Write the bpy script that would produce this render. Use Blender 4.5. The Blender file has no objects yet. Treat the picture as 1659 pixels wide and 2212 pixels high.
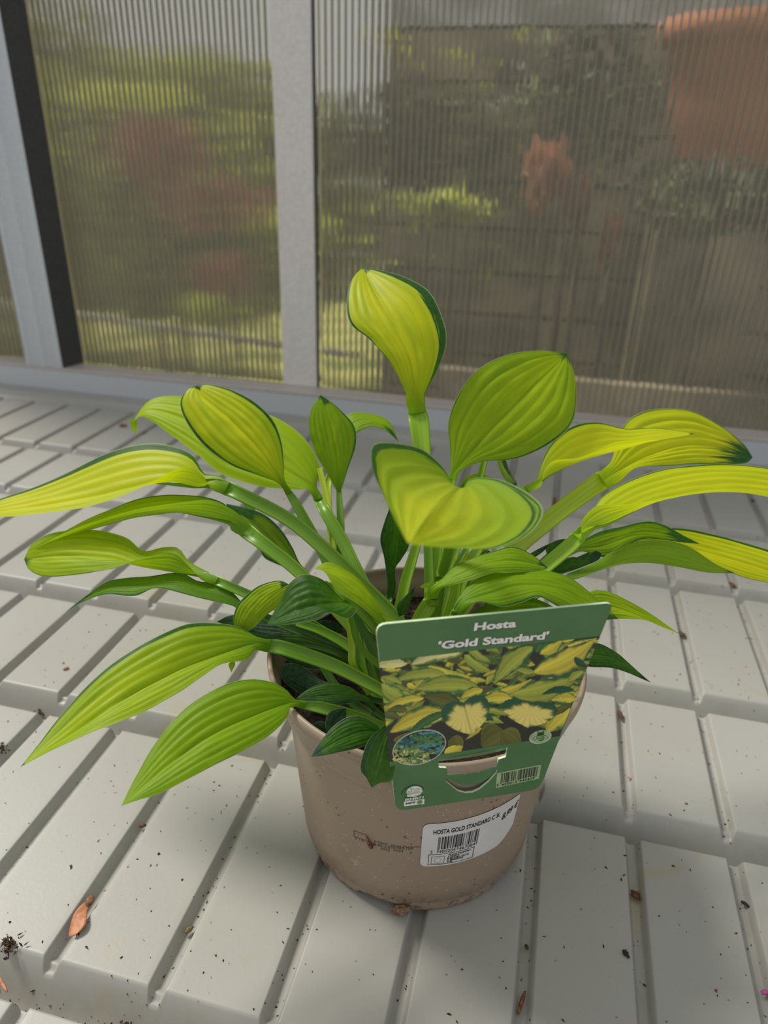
import bpy, math, random
import numpy as np
from mathutils import Vector, Matrix, noise as mn

scene = bpy.context.scene
COL = scene.collection
random.seed(7); RNG = np.random.default_rng(7)

# ------------------------------------------------------------------ camera
FW, FH, FPX = 1659.0, 2212.0, 1552.34
CAM = np.array([0.05197759, -0.35137179, 0.40838501])
ROT = np.array([[0.9713282517, 0.2362561678, 0.0265414881],
                [0.1288209765, -0.4291948079, -0.8939781245],
                [-0.1998163742, 0.8717653092, -0.4473238897]])
cam = bpy.data.cameras.new('camera'); camo = bpy.data.objects.new('camera', cam); COL.objects.link(camo)
m3 = Matrix((ROT[0], -ROT[1], -ROT[2])).transposed()
camo.matrix_world = Matrix.Translation(Vector(CAM)) @ m3.to_4x4()
cam.sensor_fit = 'VERTICAL'; cam.sensor_height = 24.0; cam.lens = FPX / FH * 24.0
cam.clip_start = 0.01; cam.clip_end = 60
cam.dof.use_dof = True; cam.dof.focus_distance = 0.40; cam.dof.aperture_fstop = cam.lens / 1000 / 0.0032
scene.camera = camo

# ------------------------------------------------------------------ world, sun, exposure
w = bpy.data.worlds.new('overcast_sky'); scene.world = w; w.use_nodes = True
nt = w.node_tree; bg = nt.nodes['Background']
tc = nt.nodes.new('ShaderNodeTexCoord'); sep = nt.nodes.new('ShaderNodeSeparateXYZ')
rmp = nt.nodes.new('ShaderNodeValToRGB')
nt.links.new(tc.outputs['Generated'], sep.inputs[0]); nt.links.new(sep.outputs[2], rmp.inputs[0])
rmp.color_ramp.elements[0].color = (0.80, 0.80, 0.78, 1); rmp.color_ramp.elements[1].color = (0.95, 0.98, 1.0, 1)
nt.links.new(rmp.outputs[0], bg.inputs[0]); bg.inputs[1].default_value = 0.58
sun = bpy.data.lights.new('sun', 'SUN'); suno = bpy.data.objects.new('sun', sun); COL.objects.link(suno)
sun.energy = 3.0; sun.angle = math.radians(14); sun.color = (1.0, 0.945, 0.86)
sd = Vector((-0.60, 0.22, 0.74)).normalized()          # towards the sun
suno.rotation_euler = sd.to_track_quat('Z', 'Y').to_euler()
vs = scene.view_settings; vs.view_transform = 'Standard'; vs.look = 'None'; vs.gamma = 1; vs.exposure = 0.0
try: vs.use_curve_mapping = False
except Exception: pass
scene.cycles.transmission_bounces = 8; scene.cycles.transparent_max_bounces = 16; scene.cycles.max_bounces = 10

# ------------------------------------------------------------------ helpers
def ray(x, y): return ROT.T @ np.array([(x - 829.5) / FPX, (y - 1106) / FPX, 1.0])
def at(x, y, d): return CAM + d * ray(x, y)
def onplane(x, y, n, p):
    r = ray(x, y); return CAM + r * (np.dot(n, np.array(p) - CAM) / np.dot(n, r))
def onz(x, y, z=0.0): return onplane(x, y, (0, 0, 1), (0, 0, z))
def ony(x, y, Y): return onplane(x, y, (0, 1, 0), (0, Y, 0))
def srgb(*c):
    o = []
    for v in c:
        v /= 255.0; o.append(v / 12.92 if v <= 0.04045 else ((v + 0.055) / 1.055) ** 2.4)
    return (o[0], o[1], o[2], 1.0)
def link(o, parent=None):
    COL.objects.link(o)
    if parent is not None: o.parent = parent
    return o
def tag(o, label=None, cat=None, group=None, kind=None):
    if label: o['label'] = label
    if cat: o['category'] = cat
    if group: o['group'] = group
    if kind: o['kind'] = kind
    return o
def empty(name, loc, label, cat, group=None):
    o = bpy.data.objects.new(name, None); o.location = loc; o.empty_display_size = 0.02
    link(o); return tag(o, label, cat, group)
def mesh(name, V, F, mats, parent=None, smooth=True, uv=None, midx=None, col=None):
    me = bpy.data.meshes.new(name); me.from_pydata([tuple(map(float, v)) for v in V], [], F)
    if not isinstance(mats, (list, tuple)): mats = [mats]
    for m in mats: me.materials.append(m)
    if smooth: me.polygons.foreach_set('use_smooth', [True] * len(F))
    if midx is not None: me.polygons.foreach_set('material_index', midx)
    if uv is not None:
        l = me.uv_layers.new(name='UVMap'); vi = np.zeros(len(me.loops), int); me.loops.foreach_get('vertex_index', vi)
        l.data.foreach_set('uv', np.asarray(uv, float)[vi].ravel())
    if col is not None:
        a = me.color_attributes.new('print', 'FLOAT_COLOR', 'CORNER')
        fc = np.repeat(np.asarray(col), [len(f) for f in F], axis=0); a.data.foreach_set('color', fc.ravel())
    me.update()
    o = bpy.data.objects.new(name, me); link(o)
    if parent is not None:
        o.parent = parent; o.location = -Vector(world_loc(parent))
    return o
def world_loc(p):
    v = Vector((0, 0, 0))
    while p is not None: v = v + p.location; p = p.parent
    return v
def gridfaces(nr, nc, close=False):
    F = []
    for i in range(nr - 1):
        for j in range(nc - (0 if close else 1)):
            k = (j + 1) % nc; F.append((i * nc + j, i * nc + k, (i + 1) * nc + k, (i + 1) * nc + j))
    return F
def catmull(P, n):
    P = np.asarray(P, float)
    if len(P) == 2: return P[0] + np.linspace(0, 1, n)[:, None] * (P[1] - P[0])
    Q = np.vstack([2 * P[0] - P[1], P, 2 * P[-1] - P[-2]])
    out = []
    seg = len(P) - 1
    for i in range(seg):
        a, b, c, d = Q[i:i + 4]
        for t in np.linspace(0, 1, 14, endpoint=False):
            out.append(.5 * (2 * b + (c - a) * t + (2 * a - 5 * b + 4 * c - d) * t * t + (3 * b - a - 3 * c + d) * t ** 3))
    out.append(P[-1]); out = np.array(out)
    L = np.r_[0, np.cumsum(np.linalg.norm(np.diff(out[:, :2], axis=0), axis=1))]; L /= L[-1]
    t = np.linspace(0, 1, n)
    return np.stack([np.interp(t, L, out[:, k]) for k in range(P.shape[1])], 1)

# ---- materials
def newmat(name):
    m = bpy.data.materials.new(name); m.use_nodes = True
    nt = m.node_tree; b = nt.nodes['Principled BSDF']; return m, nt, b
def N(nt, t, **k):
    n = nt.nodes.new(t)
    for a, v in k.items():
        if a.startswith('i_'): n.inputs[a[2:].replace('_', ' ')].default_value = v
        else: setattr(n, a, v)
    return n
def M(nt, op, a, b=None, c=None, clamp=False):
    n = nt.nodes.new('ShaderNodeMath'); n.operation = op; n.use_clamp = clamp
    for i, v in enumerate((a, b, c)):
        if v is None: continue
        if isinstance(v, (int, float)): n.inputs[i].default_value = v
        else: nt.links.new(v, n.inputs[i])
    return n.outputs[0]
def mixc(nt, f, a, b, mode='MIX'):
    n = nt.nodes.new('ShaderNodeMix'); n.data_type = 'RGBA'; n.blend_type = mode
    for i, v in ((0, f), (6, a), (7, b)):
        if isinstance(v, (int, float)): n.inputs[i].default_value = v
        elif isinstance(v, tuple): n.inputs[i].default_value = v
        else: nt.links.new(v, n.inputs[i])
    return n.outputs[2]
def sstep(nt, x, lo, hi):
    n = nt.nodes.new('ShaderNodeMapRange'); n.interpolation_type = 'SMOOTHSTEP'
    nt.links.new(x, n.inputs[0]); n.inputs[1].default_value = lo; n.inputs[2].default_value = hi
    return n.outputs[0]
def nz(nt, vec, scale, detail=3, rough=.55):
    n = N(nt, 'ShaderNodeTexNoise'); n.inputs['Scale'].default_value = scale; n.inputs['Detail'].default_value = detail
    n.inputs['Roughness'].default_value = rough
    if vec is not None: nt.links.new(vec, n.inputs['Vector'])
    return n.outputs['Fac']
def objco(nt):
    return N(nt, 'ShaderNodeTexCoord').outputs['Object']
def bump(nt, b, h, strength, dist):
    n = N(nt, 'ShaderNodeBump'); n.inputs['Strength'].default_value = strength; n.inputs['Distance'].default_value = dist
    nt.links.new(h, n.inputs['Height']); nt.links.new(n.outputs[0], b.inputs['Normal']); return n
def simple(name, c, rough=.5, c2=None, sc=200, metal=0, spec=.5, bmp=0, trans=0):
    m, nt, b = newmat(name); b.inputs['Roughness'].default_value = rough; b.inputs['Metallic'].default_value = metal
    b.inputs['Specular IOR Level'].default_value = spec
    f = nz(nt, objco(nt), sc)
    if c2 is None: c2 = tuple(v * .82 for v in c[:3]) + (1,)
    nt.links.new(mixc(nt, sstep(nt, f, .35, .65), c, c2), b.inputs['Base Color'])
    if bmp: bump(nt, b, f, .6, bmp)
    return m

# ================================================================== STRUCTURE
S = 0.0646
GX = lambda k: (k - 4.7388) * S
CH = [-0.3705, -0.17728, 0.01566, 0.15984, 0.35356, 0.49774]
CH[0] = -0.17728 - 2.23 * S
YEND = 0.6935
GD, CD = 0.0070, 0.0250
WALLY = 0.79

# tray material
mt, nt, b = newmat('bench_plastic')
oc = objco(nt)
n1 = nz(nt, oc, 3.0, 4); n2 = nz(nt, oc, 900, 2, .5); n3 = nz(nt, oc, 14, 5, .7); n4 = nz(nt, oc, 330, 3, .6)
c = mixc(nt, sstep(nt, n1, .3, .7), srgb(173, 173, 168), srgb(166, 164, 157))
c = mixc(nt, M(nt, 'MULTIPLY', sstep(nt, n3, .56, .74), .22), c, srgb(168, 156, 132))
vor = N(nt, 'ShaderNodeTexVoronoi'); vor.inputs['Scale'].default_value = 150; nt.links.new(oc, vor.inputs['Vector'])
spk = M(nt, 'MULTIPLY', M(nt, 'LESS_THAN', vor.outputs['Distance'], .10), sstep(nt, nz(nt, oc, 55, 2), .52, .60))
c = mixc(nt, M(nt, 'MULTIPLY', spk, .6), c, srgb(96, 84, 66))
vor2 = N(nt, 'ShaderNodeTexVoronoi'); vor2.inputs['Scale'].default_value = 620; nt.links.new(oc, vor2.inputs['Vector'])
spk2 = M(nt, 'MULTIPLY', M(nt, 'LESS_THAN', vor2.outputs['Distance'], .16), sstep(nt, nz(nt, oc, 22, 3), .5, .66))
c = mixc(nt, M(nt, 'MULTIPLY', spk2, .35), c, srgb(120, 104, 80))
# dirt lies in the hollows of the moulding
sp = N(nt, 'ShaderNodeSeparateXYZ'); nt.links.new(oc, sp.inputs[0])
low = M(nt, 'MULTIPLY', sstep(nt, M(nt, 'MULTIPLY', sp.outputs[2], -1000), 2.0, 5.5), sstep(nt, nz(nt, oc, 40, 4, .6), .42, .7))
c = mixc(nt, M(nt, 'MULTIPLY', low, .16), c, srgb(128, 116, 96))
ns = nz(nt, oc, 6.5, 1, .4); ln = M(nt, 'SUBTRACT', 1, sstep(nt, M(nt, 'ABSOLUTE', M(nt, 'SUBTRACT', ns, .52)), .0, .011))
c = mixc(nt, M(nt, 'MULTIPLY', M(nt, 'MULTIPLY', ln, sstep(nt, nz(nt, oc, 9, 3), .5, .62)), .38), c, srgb(176, 158, 112))
nt.links.new(c, b.inputs['Base Color']); b.inputs['Roughness'].default_value = .42; b.inputs['Specular IOR Level'].default_value = .45
bump(nt, b, n4, .10, .0006)

mgreyalu = simple('powder_coated_metal', srgb(206, 211, 218), .4, srgb(200, 205, 211), 600, spec=.5, bmp=.0002)
mledge = simple('ledge_metal', srgb(206, 196, 190), .4, srgb(190, 182, 178), 400)
mpost = simple('weathered_post', srgb(232, 228, 225), .5, srgb(224, 219, 216), 160, bmp=.0002)
mpost2 = simple('shaded_profile', srgb(74, 74, 74), .55, srgb(62, 62, 62), 300, bmp=.0003)
mpost3 = simple('blue_grey_profile', srgb(205, 210, 216), .4, srgb(196, 201, 207), 300, bmp=.0002)

def sm(x): x = np.clip(x, 0, 1); return x * x * (3 - 2 * x)
def groove(x):
    k = np.round(x / S + 4.7388); dx = np.abs(x - GX(k)); return GD * (1 - sm((dx - .0022) / .0036))
def channel(y):
    out = np.zeros_like(y)
    for v in CH:
        # lower lip at v, upper lip at v + .026
        a = (y - v); out = np.maximum(out, CD * sm(a / .0032) * (1 - (.35 * sm((a - .0045) / .0215) + .65 * np.clip((a - .0045) / .0215, 0, 1) ** 1.35)))
    a = y - YEND
    out = np.maximum(out, .004 * sm(a / .004) * (1 - sm((a - .006) / .008)))
    return out
def zof(x, y):
    g = groove(x)
    for v in CH: g = g * (1 - .30 * np.exp(-((y - v - .0262) / .0022) ** 2))
    g = np.where(y > YEND, 0, g); g = np.where(y > .7, 0, g)
    z = -np.maximum(g, channel(y))
    z = z + np.where(y > YEND + .014, .006 * sm((y - YEND - .014) / .006), 0)
    return z
goff = [-.0323, -.0200, -.0100, -.0062, -.0056, -.0050, -.0044, -.0038, -.0032, -.0026, -.0021, -.0010, 0,
        .0010, .0021, .0026, .0032, .0038, .0044, .0050, .0056, .0062, .0100, .0200]
xs = []
K0, K1 = -13, 15
for k in range(K0, K1 + 1): xs += [GX(k) + o for o in goff]
xs = np.unique(np.round(xs, 5))
ys = []
for v in CH: ys += [v - .004, v - .001] + [v + .0004 * i for i in range(0, 12)] + [v + .006 + i * .002 for i in range(5)] + [v + .0155 + .00115 * i for i in range(11)] + [v + .0282, v + .0295, v + .031, v + .033]
for a, bb in zip([-.46] + [v + .03 for v in CH], [v - .005 for v in CH] + [YEND - .002]): ys += list(np.linspace(a, bb, 5))
ys += [YEND - .001 + .001 * i for i in range(24)] + [.735, .744]
ys = np.unique(np.round(ys, 5))
XX, YY = np.meshgrid(xs, ys)
ZZ = zof(XX, YY)
# split: each raised pad is a part of its own, hollows stay with the bench
bench = empty('greenhouse_bench', (0, .15, 0), 'light grey moulded plastic bench with raised rectangular pads carrying the potted hosta', 'bench')
nx = len(xs)
xc = (xs[:-1] + xs[1:]) / 2; yc = (ys[:-1] + ys[1:]) / 2
kx = np.floor(xc / S + 4.7388); fx = np.abs(xc - GX(np.round(xc / S + 4.7388)))
bounds = [-.46] + CH + [YEND]
row = np.searchsorted(np.array(CH + [YEND]), yc)
offy = np.array([min([1] + [yy - v for v in CH + [YEND] if yy >= v - 1e-4]) for yy in yc])
floorcells, pads = [], {}
for i in range(len(yc)):
    for j in range(len(xc)):
        # the steep near lip of a channel belongs to the pad in front of it
        f = (i * nx + j, i * nx + j + 1, (i + 1) * nx + j + 1, (i + 1) * nx + j)
        if fx[j] > .0020 and yc[i] < YEND + .004 and (offy[i] >= .0050 or offy[i] < .0036):
            r = row[i] - (1 if 0 <= offy[i] < .0036 else 0)
            pads.setdefault((r, int(kx[j])), []).append(f)
        else: floorcells.append(f)
VV = np.stack([XX.ravel(), YY.ravel(), ZZ.ravel()], 1)
def sub(name, F, mat, parent):
    idx = sorted(set(i for f in F for i in f)); mp = {a: n for n, a in enumerate(idx)}
    return mesh(name, VV[idx], [tuple(mp[i] for i in f) for f in F], mat, parent)
tag(sub('drainage_channels', floorcells, mt, bench), 'recessed grooves and cross channels between the pads')
for key, F in sorted(pads.items()):
    sub('raised_pad', F, mt, bench)
# underside so the bench has thickness
def box(name, x0, x1, y0, y1, z0, z1, mat, parent=None, bev=0):
    V = [(x, y, z) for z in (z0, z1) for y in (y0, y1) for x in (x0, x1)]
    F = [(0, 2, 3, 1), (4, 5, 7, 6), (0, 1, 5, 4), (2, 6, 7, 3), (0, 4, 6, 2), (1, 3, 7, 5)]
    o = mesh(name, V, F, mat, parent, smooth=False)
    if bev:
        md = o.modifiers.new('b', 'BEVEL'); md.width = bev; md.segments = 2; md.limit_method = 'NONE'
    return o
box('underside', xs[0], xs[-1], -.46, .744, -.05, -.030, mt, bench)

# ledge in front of the wall
o = box('trim_1', -1.25, 1.0, .745, .800, -.03, .0430, mgreyalu, bev=.0015); tag(o, kind='structure')
o = box('trim_2', -1.25, 1.0, .7435, .7855, .0432, .0475, mledge, bev=.001); tag(o, kind='structure')
# wide post on the left: bright face, return painted dark for its shaded side
def prism(name, pts, z0, z1, mats, midx, parent=None):
    n = len(pts); V = [(x, y, z0) for x, y in pts] + [(x, y, z1) for x, y in pts]
    F = [(i, (i + 1) % n, n + (i + 1) % n, n + i) for i in range(n)] + [tuple(range(n - 1, -1, -1)), tuple(range(n, 2 * n))]
    return mesh(name, V, F, mats, parent, smooth=False, midx=midx)
ribx = np.linspace(-.8715, -.797, 13)
pp = [(-.8715, .789)]
for i, x in enumerate(ribx): pp.append((x, .745 + (.004 if i in (2, 3, 7, 8) else (.0015 if i in (5, 10) else 0))))
pp += [(-.7845, .789)]
nfp = len(pp)
mi = [0] * (nfp - 2) + [1, 1] + [0, 0]
o = prism('trim_3', pp, .0478, 1.3, [mpost3, mpost2], mi); tag(o, kind='structure')
o = box('trim_4', -.390, -.331, .777, .789, .0478, 1.3, mpost, bev=.0008); tag(o, kind='structure')
o = box('trim_5', -.331, -.3285, .783, .7895, .0478, 1.3, mpost2); tag(o, kind='structure')  # right side of the narrow post, in the same painted shade
# right return wall: polycarbonate panels
def polymat():
    m = bpy.data.materials.new('polycarbonate_sheet'); m.use_nodes = True; nt = m.node_tree
    nt.nodes.remove(nt.nodes['Principled BSDF']); out = nt.nodes['Material Output']
    oc = objco(nt); sp = N(nt, 'ShaderNodeSeparateXYZ'); nt.links.new(oc, sp.inputs[0])
    wv = M(nt, 'SINE', M(nt, 'MULTIPLY', sp.outputs[0], 2 * math.pi / .0098))
    h = M(nt, 'ADD', M(nt, 'MULTIPLY', wv, .5), M(nt, 'MULTIPLY', nz(nt, oc, 60, 2), .4))
    bp = N(nt, 'ShaderNodeBump'); bp.inputs['Strength'].default_value = .5; bp.inputs['Distance'].default_value = .0006
    nt.links.new(h, bp.inputs['Height'])
    rf = N(nt, 'ShaderNodeBsdfRefraction'); rf.inputs['IOR'].default_value = 1.35; rf.inputs['Roughness'].default_value = .045
    rf.inputs['Color'].default_value = (.97, .97, .95, 1); nt.links.new(bp.outputs[0], rf.inputs['Normal'])
    gl = N(nt, 'ShaderNodeBsdfGlossy'); gl.inputs['Roughness'].default_value = .18; nt.links.new(bp.outputs[0], gl.inputs['Normal'])
    df = N(nt, 'ShaderNodeBsdfDiffuse'); df.inputs['Color'].default_value = srgb(222, 214, 192)
    fr = N(nt, 'ShaderNodeFresnel'); fr.inputs['IOR'].default_value = 1.4
    m1 = N(nt, 'ShaderNodeMixShader'); nt.links.new(fr.outputs[0], m1.inputs[0]); nt.links.new(rf.outputs[0], m1.inputs[1]); nt.links.new(gl.outputs[0], m1.inputs[2])
    m2 = N(nt, 'ShaderNodeMixShader'); m2.inputs[0].default_value = .15; nt.links.new(m1.outputs[0], m2.inputs[1]); nt.links.new(df.outputs[0], m2.inputs[2])
    nt.links.new(m2.outputs[0], out.inputs[0]); return m
mpoly = polymat()
mrib, nt, b = newmat('rib_plastic'); b.inputs['Base Color'].default_value = srgb(226, 222, 206); b.inputs['Roughness'].default_value = .3
tr = N(nt, 'ShaderNodeBsdfTranslucent'); tr.inputs[0].default_value = srgb(226, 222, 206); mx = N(nt, 'ShaderNodeMixShader'); mx.inputs[0].default_value = .45
nt.links.new(b.outputs[0], mx.inputs[1]); nt.links.new(tr.outputs[0], mx.inputs[2]); nt.links.new(mx.outputs[0], nt.nodes['Material Output'].inputs[0])
def panel(name, x0, x1, z0=.047, z1=1.3):
    th = .0095; y0 = WALLY
    V = [(x, y, z) for z in (z0, z1) for y in (y0, y0 + th) for x in (x0, x1)]
    F = [(0, 1, 5, 4), (2, 6, 7, 3)]
    o = mesh(name, V, F, mpoly, smooth=False); tag(o, kind='structure')
    Vr, Fr = [], []
    x = x0 + .004; i = 0
    while x < x1 - .003:
        q = len(Vr); t = .0009
        for z in (z0, z1):
            for yy in (y0 + .0006, y0 + th - .0006):
                for xx in (x - t, x + t): Vr.append((xx, yy, z))
        Fr += [(q + 0, q + 1, q + 5, q + 4), (q + 2, q + 6, q + 7, q + 3), (q + 0, q + 4, q + 6, q + 2), (q + 1, q + 3, q + 7, q + 5)]
        x += .0098; i += 1
    r = mesh('rib', Vr, Fr, mrib, o, smooth=False); tag(r, kind='stuff')
panel('window_1', -1.25, -.862); panel('window_2', -.79, -.387); panel('window_3', -.3285, .95)

# ---- outside: ground, fence, shrubs
mgr = simple('outside_earth', srgb(92, 88, 60), .9, srgb(120, 126, 62), 2.2)
o = mesh('ground', [(-9, .9, -.8), (9, .9, -.8), (9, 9, -.8), (-9, 9, -.8)], [(0, 1, 2, 3)], mgr, smooth=False); tag(o, kind='structure')
def folmat(name, a, b2, c3=None, trans=.35):
    m, nt, b = newmat(name); oc = objco(nt)
    f = nz(nt, oc, 3.2, 3); c = mixc(nt, sstep(nt, f, .35, .65), a, b2)
    if c3: c = mixc(nt, sstep(nt, nz(nt, oc, 7.5, 2), .6, .68), c, c3)
    nt.links.new(c, b.inputs['Base Color']); b.inputs['Roughness'].default_value = .5
    out = nt.nodes['Material Output']; tr = N(nt, 'ShaderNodeBsdfTranslucent'); nt.links.new(c, tr.inputs[0])
    mx = N(nt, 'ShaderNodeMixShader'); mx.inputs[0].default_value = trans
    nt.links.new(b.outputs[0], mx.inputs[1]); nt.links.new(tr.outputs[0], mx.inputs[2]); nt.links.new(mx.outputs[0], out.inputs[0]); return m
def leafcloud(name, c, r, n, size, mat, parent, seed=0, droop=0.2):
    g = np.random.default_rng(seed); V, F = [], []
    for i in range(n):
        d = g.normal(size=3); d /= np.linalg.norm(d); p = np.array(c) + d * np.array(r) * (g.random() ** .45)
        a = g.normal(size=3); a[2] -= droop * 3; a /= np.linalg.norm(a); bb = np.cross(a, g.normal(size=3)); bb /= np.linalg.norm(bb)
        s = size * g.uniform(.6, 1.3); nn = np.cross(a, bb) * s * .18; q = len(V)
        V += [p - a * s, p - bb * s * .42 + nn, p + a * s, p + bb * s * .42 + nn]; F += [(q, q + 1, q + 2), (q, q + 2, q + 3)]
    return tag(mesh(name, V, F, mat, parent, smooth=False), kind='stuff')
def limb(name, P, R, mat, parent, n=8):
    P = np.array(P, float); V = []
    for i, p in enumerate(P):
        t = P[min(i + 1, len(P) - 1)] - P[max(i - 1, 0)]; t /= np.linalg.norm(t)
        a = np.cross(t, (.3, 1, .2)); a /= np.linalg.norm(a); bb = np.cross(t, a)
        for k in range(n):
            th = 2 * math.pi * k / n; V.append(p + R[i] * (math.cos(th) * a + math.sin(th) * bb))
    return mesh(name, V, gridfaces(len(P), n, True) + [tuple(range(n - 1, -1, -1)), tuple(range(len(V) - n, len(V)))], mat, parent)
mwood = simple('brown_fence_wood', srgb(176, 162, 136), .55, srgb(96, 88, 74), 5, bmp=.004)
mwood2 = simple('pale_fence_wood', srgb(214, 214, 220), .5, srgb(160, 158, 158), 7, bmp=.004)
mbark = simple('bark', srgb(92, 78, 62), .8, srgb(60, 50, 40), 30, bmp=.004)
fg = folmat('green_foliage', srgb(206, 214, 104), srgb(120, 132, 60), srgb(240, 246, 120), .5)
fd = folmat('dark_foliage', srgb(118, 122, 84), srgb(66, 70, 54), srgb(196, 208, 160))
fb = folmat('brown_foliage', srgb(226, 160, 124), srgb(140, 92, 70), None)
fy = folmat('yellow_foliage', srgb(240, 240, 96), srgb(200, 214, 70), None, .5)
fence = empty('board_fence', (1.6, 2.3, -.8), 'dark horizontal board fence seen blurred through the wide right sheet', 'fence')
FY = 2.25; z = -.8; i = 0
while z < 1.5:
    hgt = .142; yo = .012 * (i % 2)
    mm = mwood2 if z > .62 else mwood  # upper boards take a paler wood colour than the lower ones
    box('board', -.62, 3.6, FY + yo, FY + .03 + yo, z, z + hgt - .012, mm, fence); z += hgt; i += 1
box('backing', -.62, 3.6, FY + .05, FY + .06, -.8, 1.5, mbark, fence)
for x in (-.5, 1.0, 2.5): box('post', x, x + .09, FY + .06, FY + .15, -.8, 1.5, mwood, fence)
def shrub(label, px, py, Y, r, n, size, mat, seed, group='shrubs outside the greenhouse', droop=.2, cat='shrub'):
    c = ony(px, py, Y); e = empty('shrub', (c[0], c[1], -.8), label, cat, group if group else None)
    leafcloud('foliage', c, r, n, size, mat, e, seed, droop)
    limb('stem', [(c[0], c[1], -.8), (c[0] + .03, c[1], (c[2] - .8) / 2), (c[0], c[1], c[2])], [.02, .014, .006], mbark, e)
    return e
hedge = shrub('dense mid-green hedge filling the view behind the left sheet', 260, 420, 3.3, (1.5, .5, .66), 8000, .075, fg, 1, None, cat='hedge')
leafcloud('painted_sun_flecks', ony(300, 420, 2.8), (.9, .15, .55), 420, .034, fy, hedge, 31)  # sun flecks painted as small bright yellow leaves
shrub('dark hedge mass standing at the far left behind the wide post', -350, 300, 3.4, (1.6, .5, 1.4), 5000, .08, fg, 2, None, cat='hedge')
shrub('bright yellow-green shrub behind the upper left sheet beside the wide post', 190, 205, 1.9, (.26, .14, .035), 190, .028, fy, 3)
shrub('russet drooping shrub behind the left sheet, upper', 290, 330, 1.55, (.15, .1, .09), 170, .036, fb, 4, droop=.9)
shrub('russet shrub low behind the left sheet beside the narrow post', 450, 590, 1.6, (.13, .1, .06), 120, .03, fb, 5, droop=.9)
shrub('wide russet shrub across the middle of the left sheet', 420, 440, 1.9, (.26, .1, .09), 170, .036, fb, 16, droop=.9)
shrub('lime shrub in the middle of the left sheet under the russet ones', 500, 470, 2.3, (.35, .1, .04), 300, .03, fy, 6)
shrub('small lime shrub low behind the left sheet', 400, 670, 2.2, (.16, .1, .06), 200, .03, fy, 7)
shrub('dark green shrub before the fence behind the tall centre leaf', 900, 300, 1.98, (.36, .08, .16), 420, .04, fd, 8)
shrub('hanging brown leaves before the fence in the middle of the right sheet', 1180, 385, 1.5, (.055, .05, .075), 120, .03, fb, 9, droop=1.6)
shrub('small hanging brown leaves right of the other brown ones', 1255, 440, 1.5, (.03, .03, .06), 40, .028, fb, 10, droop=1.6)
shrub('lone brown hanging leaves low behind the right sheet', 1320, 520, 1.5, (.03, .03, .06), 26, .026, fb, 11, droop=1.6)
e_ = shrub('sparse shrub with a few pale leaves painted as sun glints across the middle of the fence', 1000, 330, 2.15, (.50, .04, .42), 70, .034, fy, 33)  # bright leaf colour stands in for glints of sun
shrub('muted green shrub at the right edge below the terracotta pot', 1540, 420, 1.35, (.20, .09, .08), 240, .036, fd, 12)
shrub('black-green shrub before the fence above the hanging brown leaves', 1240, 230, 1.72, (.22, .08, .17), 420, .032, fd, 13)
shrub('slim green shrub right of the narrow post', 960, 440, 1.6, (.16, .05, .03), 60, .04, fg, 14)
# terracotta planter outside
tp = empty('terracotta_planter', tuple(ony(1590, 300, 1.92)), 'large orange terracotta planter blurred behind the top right of the sheet', 'planter')
mter = simple('terracotta', srgb(214, 138, 92), .7, srgb(186, 116, 76), 12)
c = ony(1590, 250, 1.9); V = []
prof = [(.0, -.13), (.12, -.13), (.16, .02), (.19, .15), (.215, .15), (.215, .20), (.185, .20), (.16, .05), (0, .05)]
for r, zz in prof:
    for k in range(32):
        a = 2 * math.pi * k / 32; V.append((c[0] + r * math.cos(a), c[1] + r * math.sin(a), c[2] + zz))
mesh('pot', V, gridfaces(len(prof), 32, True), mter, tp)
box('plinth', c[0] - .15, c[0] + .15, c[1] - .12, c[1] + .12, -.8, c[2] - .13, mwood, tp)
# pale rail low behind the left sheet
a1, a2 = ony(150, 690, 1.7), ony(700, 760, 1.7)
o = limb('pale_rail', [a1 + (a1 - a2) * .6, a1, a2, a2 + (a2 - a1) * .1], [.011] * 4, simple('rail_paint', srgb(190, 186, 170), .5), None); o['label'] = 'thin pale rail crossing low behind the left sheet'; o['category'] = 'rail'
# low dark plinth board behind the right sheet
o = box('kerb_board', -.2, 3.0, 1.25, 1.29, -.8, -.03, mwood); tag(o, 'dark low board behind the foot of the right sheet', 'board')
# yellowish lawn patch behind the foot of the left sheet
o = mesh('lawn', [(-6, 2.2, -.79), (-.7, 2.2, -.79), (-.7, 6, -.79), (-6, 6, -.79)], [(0, 1, 2, 3)], simple('lawn_green', srgb(222, 214, 120), .9, srgb(130, 144, 60), 4), smooth=False); tag(o, kind='structure')

# ================================================================== POT
ph = empty('potted_hosta', (0, 0, 0), 'yellow and green variegated hosta in a round taupe plastic pot on the bench', 'potted plant')
m, nt, b = newmat('taupe_plastic'); mpot = m; oc = objco(nt)
c = mixc(nt, nz(nt, oc, 9, 3), srgb(164, 145, 126), srgb(154, 135, 116))
vor = N(nt, 'ShaderNodeTexVoronoi', feature='DISTANCE_TO_EDGE'); vor.inputs['Scale'].default_value = 190; nt.links.new(oc, vor.inputs['Vector'])
ln = M(nt, 'MULTIPLY', M(nt, 'LESS_THAN', vor.outputs['Distance'], .035), sstep(nt, nz(nt, oc, 130, 3, .7), .60, .66))
c = mixc(nt, M(nt, 'MULTIPLY', ln, .55), c, srgb(205, 192, 170))
v2 = N(nt, 'ShaderNodeTexVoronoi'); v2.inputs['Scale'].default_value = 330; nt.links.new(oc, v2.inputs['Vector'])
c = mixc(nt, M(nt, 'MULTIPLY', M(nt, 'MULTIPLY', M(nt, 'LESS_THAN', v2.outputs['Distance'], .13), sstep(nt, nz(nt, oc, 60), .53, .56)), .8), c, srgb(214, 200, 178))
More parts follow.
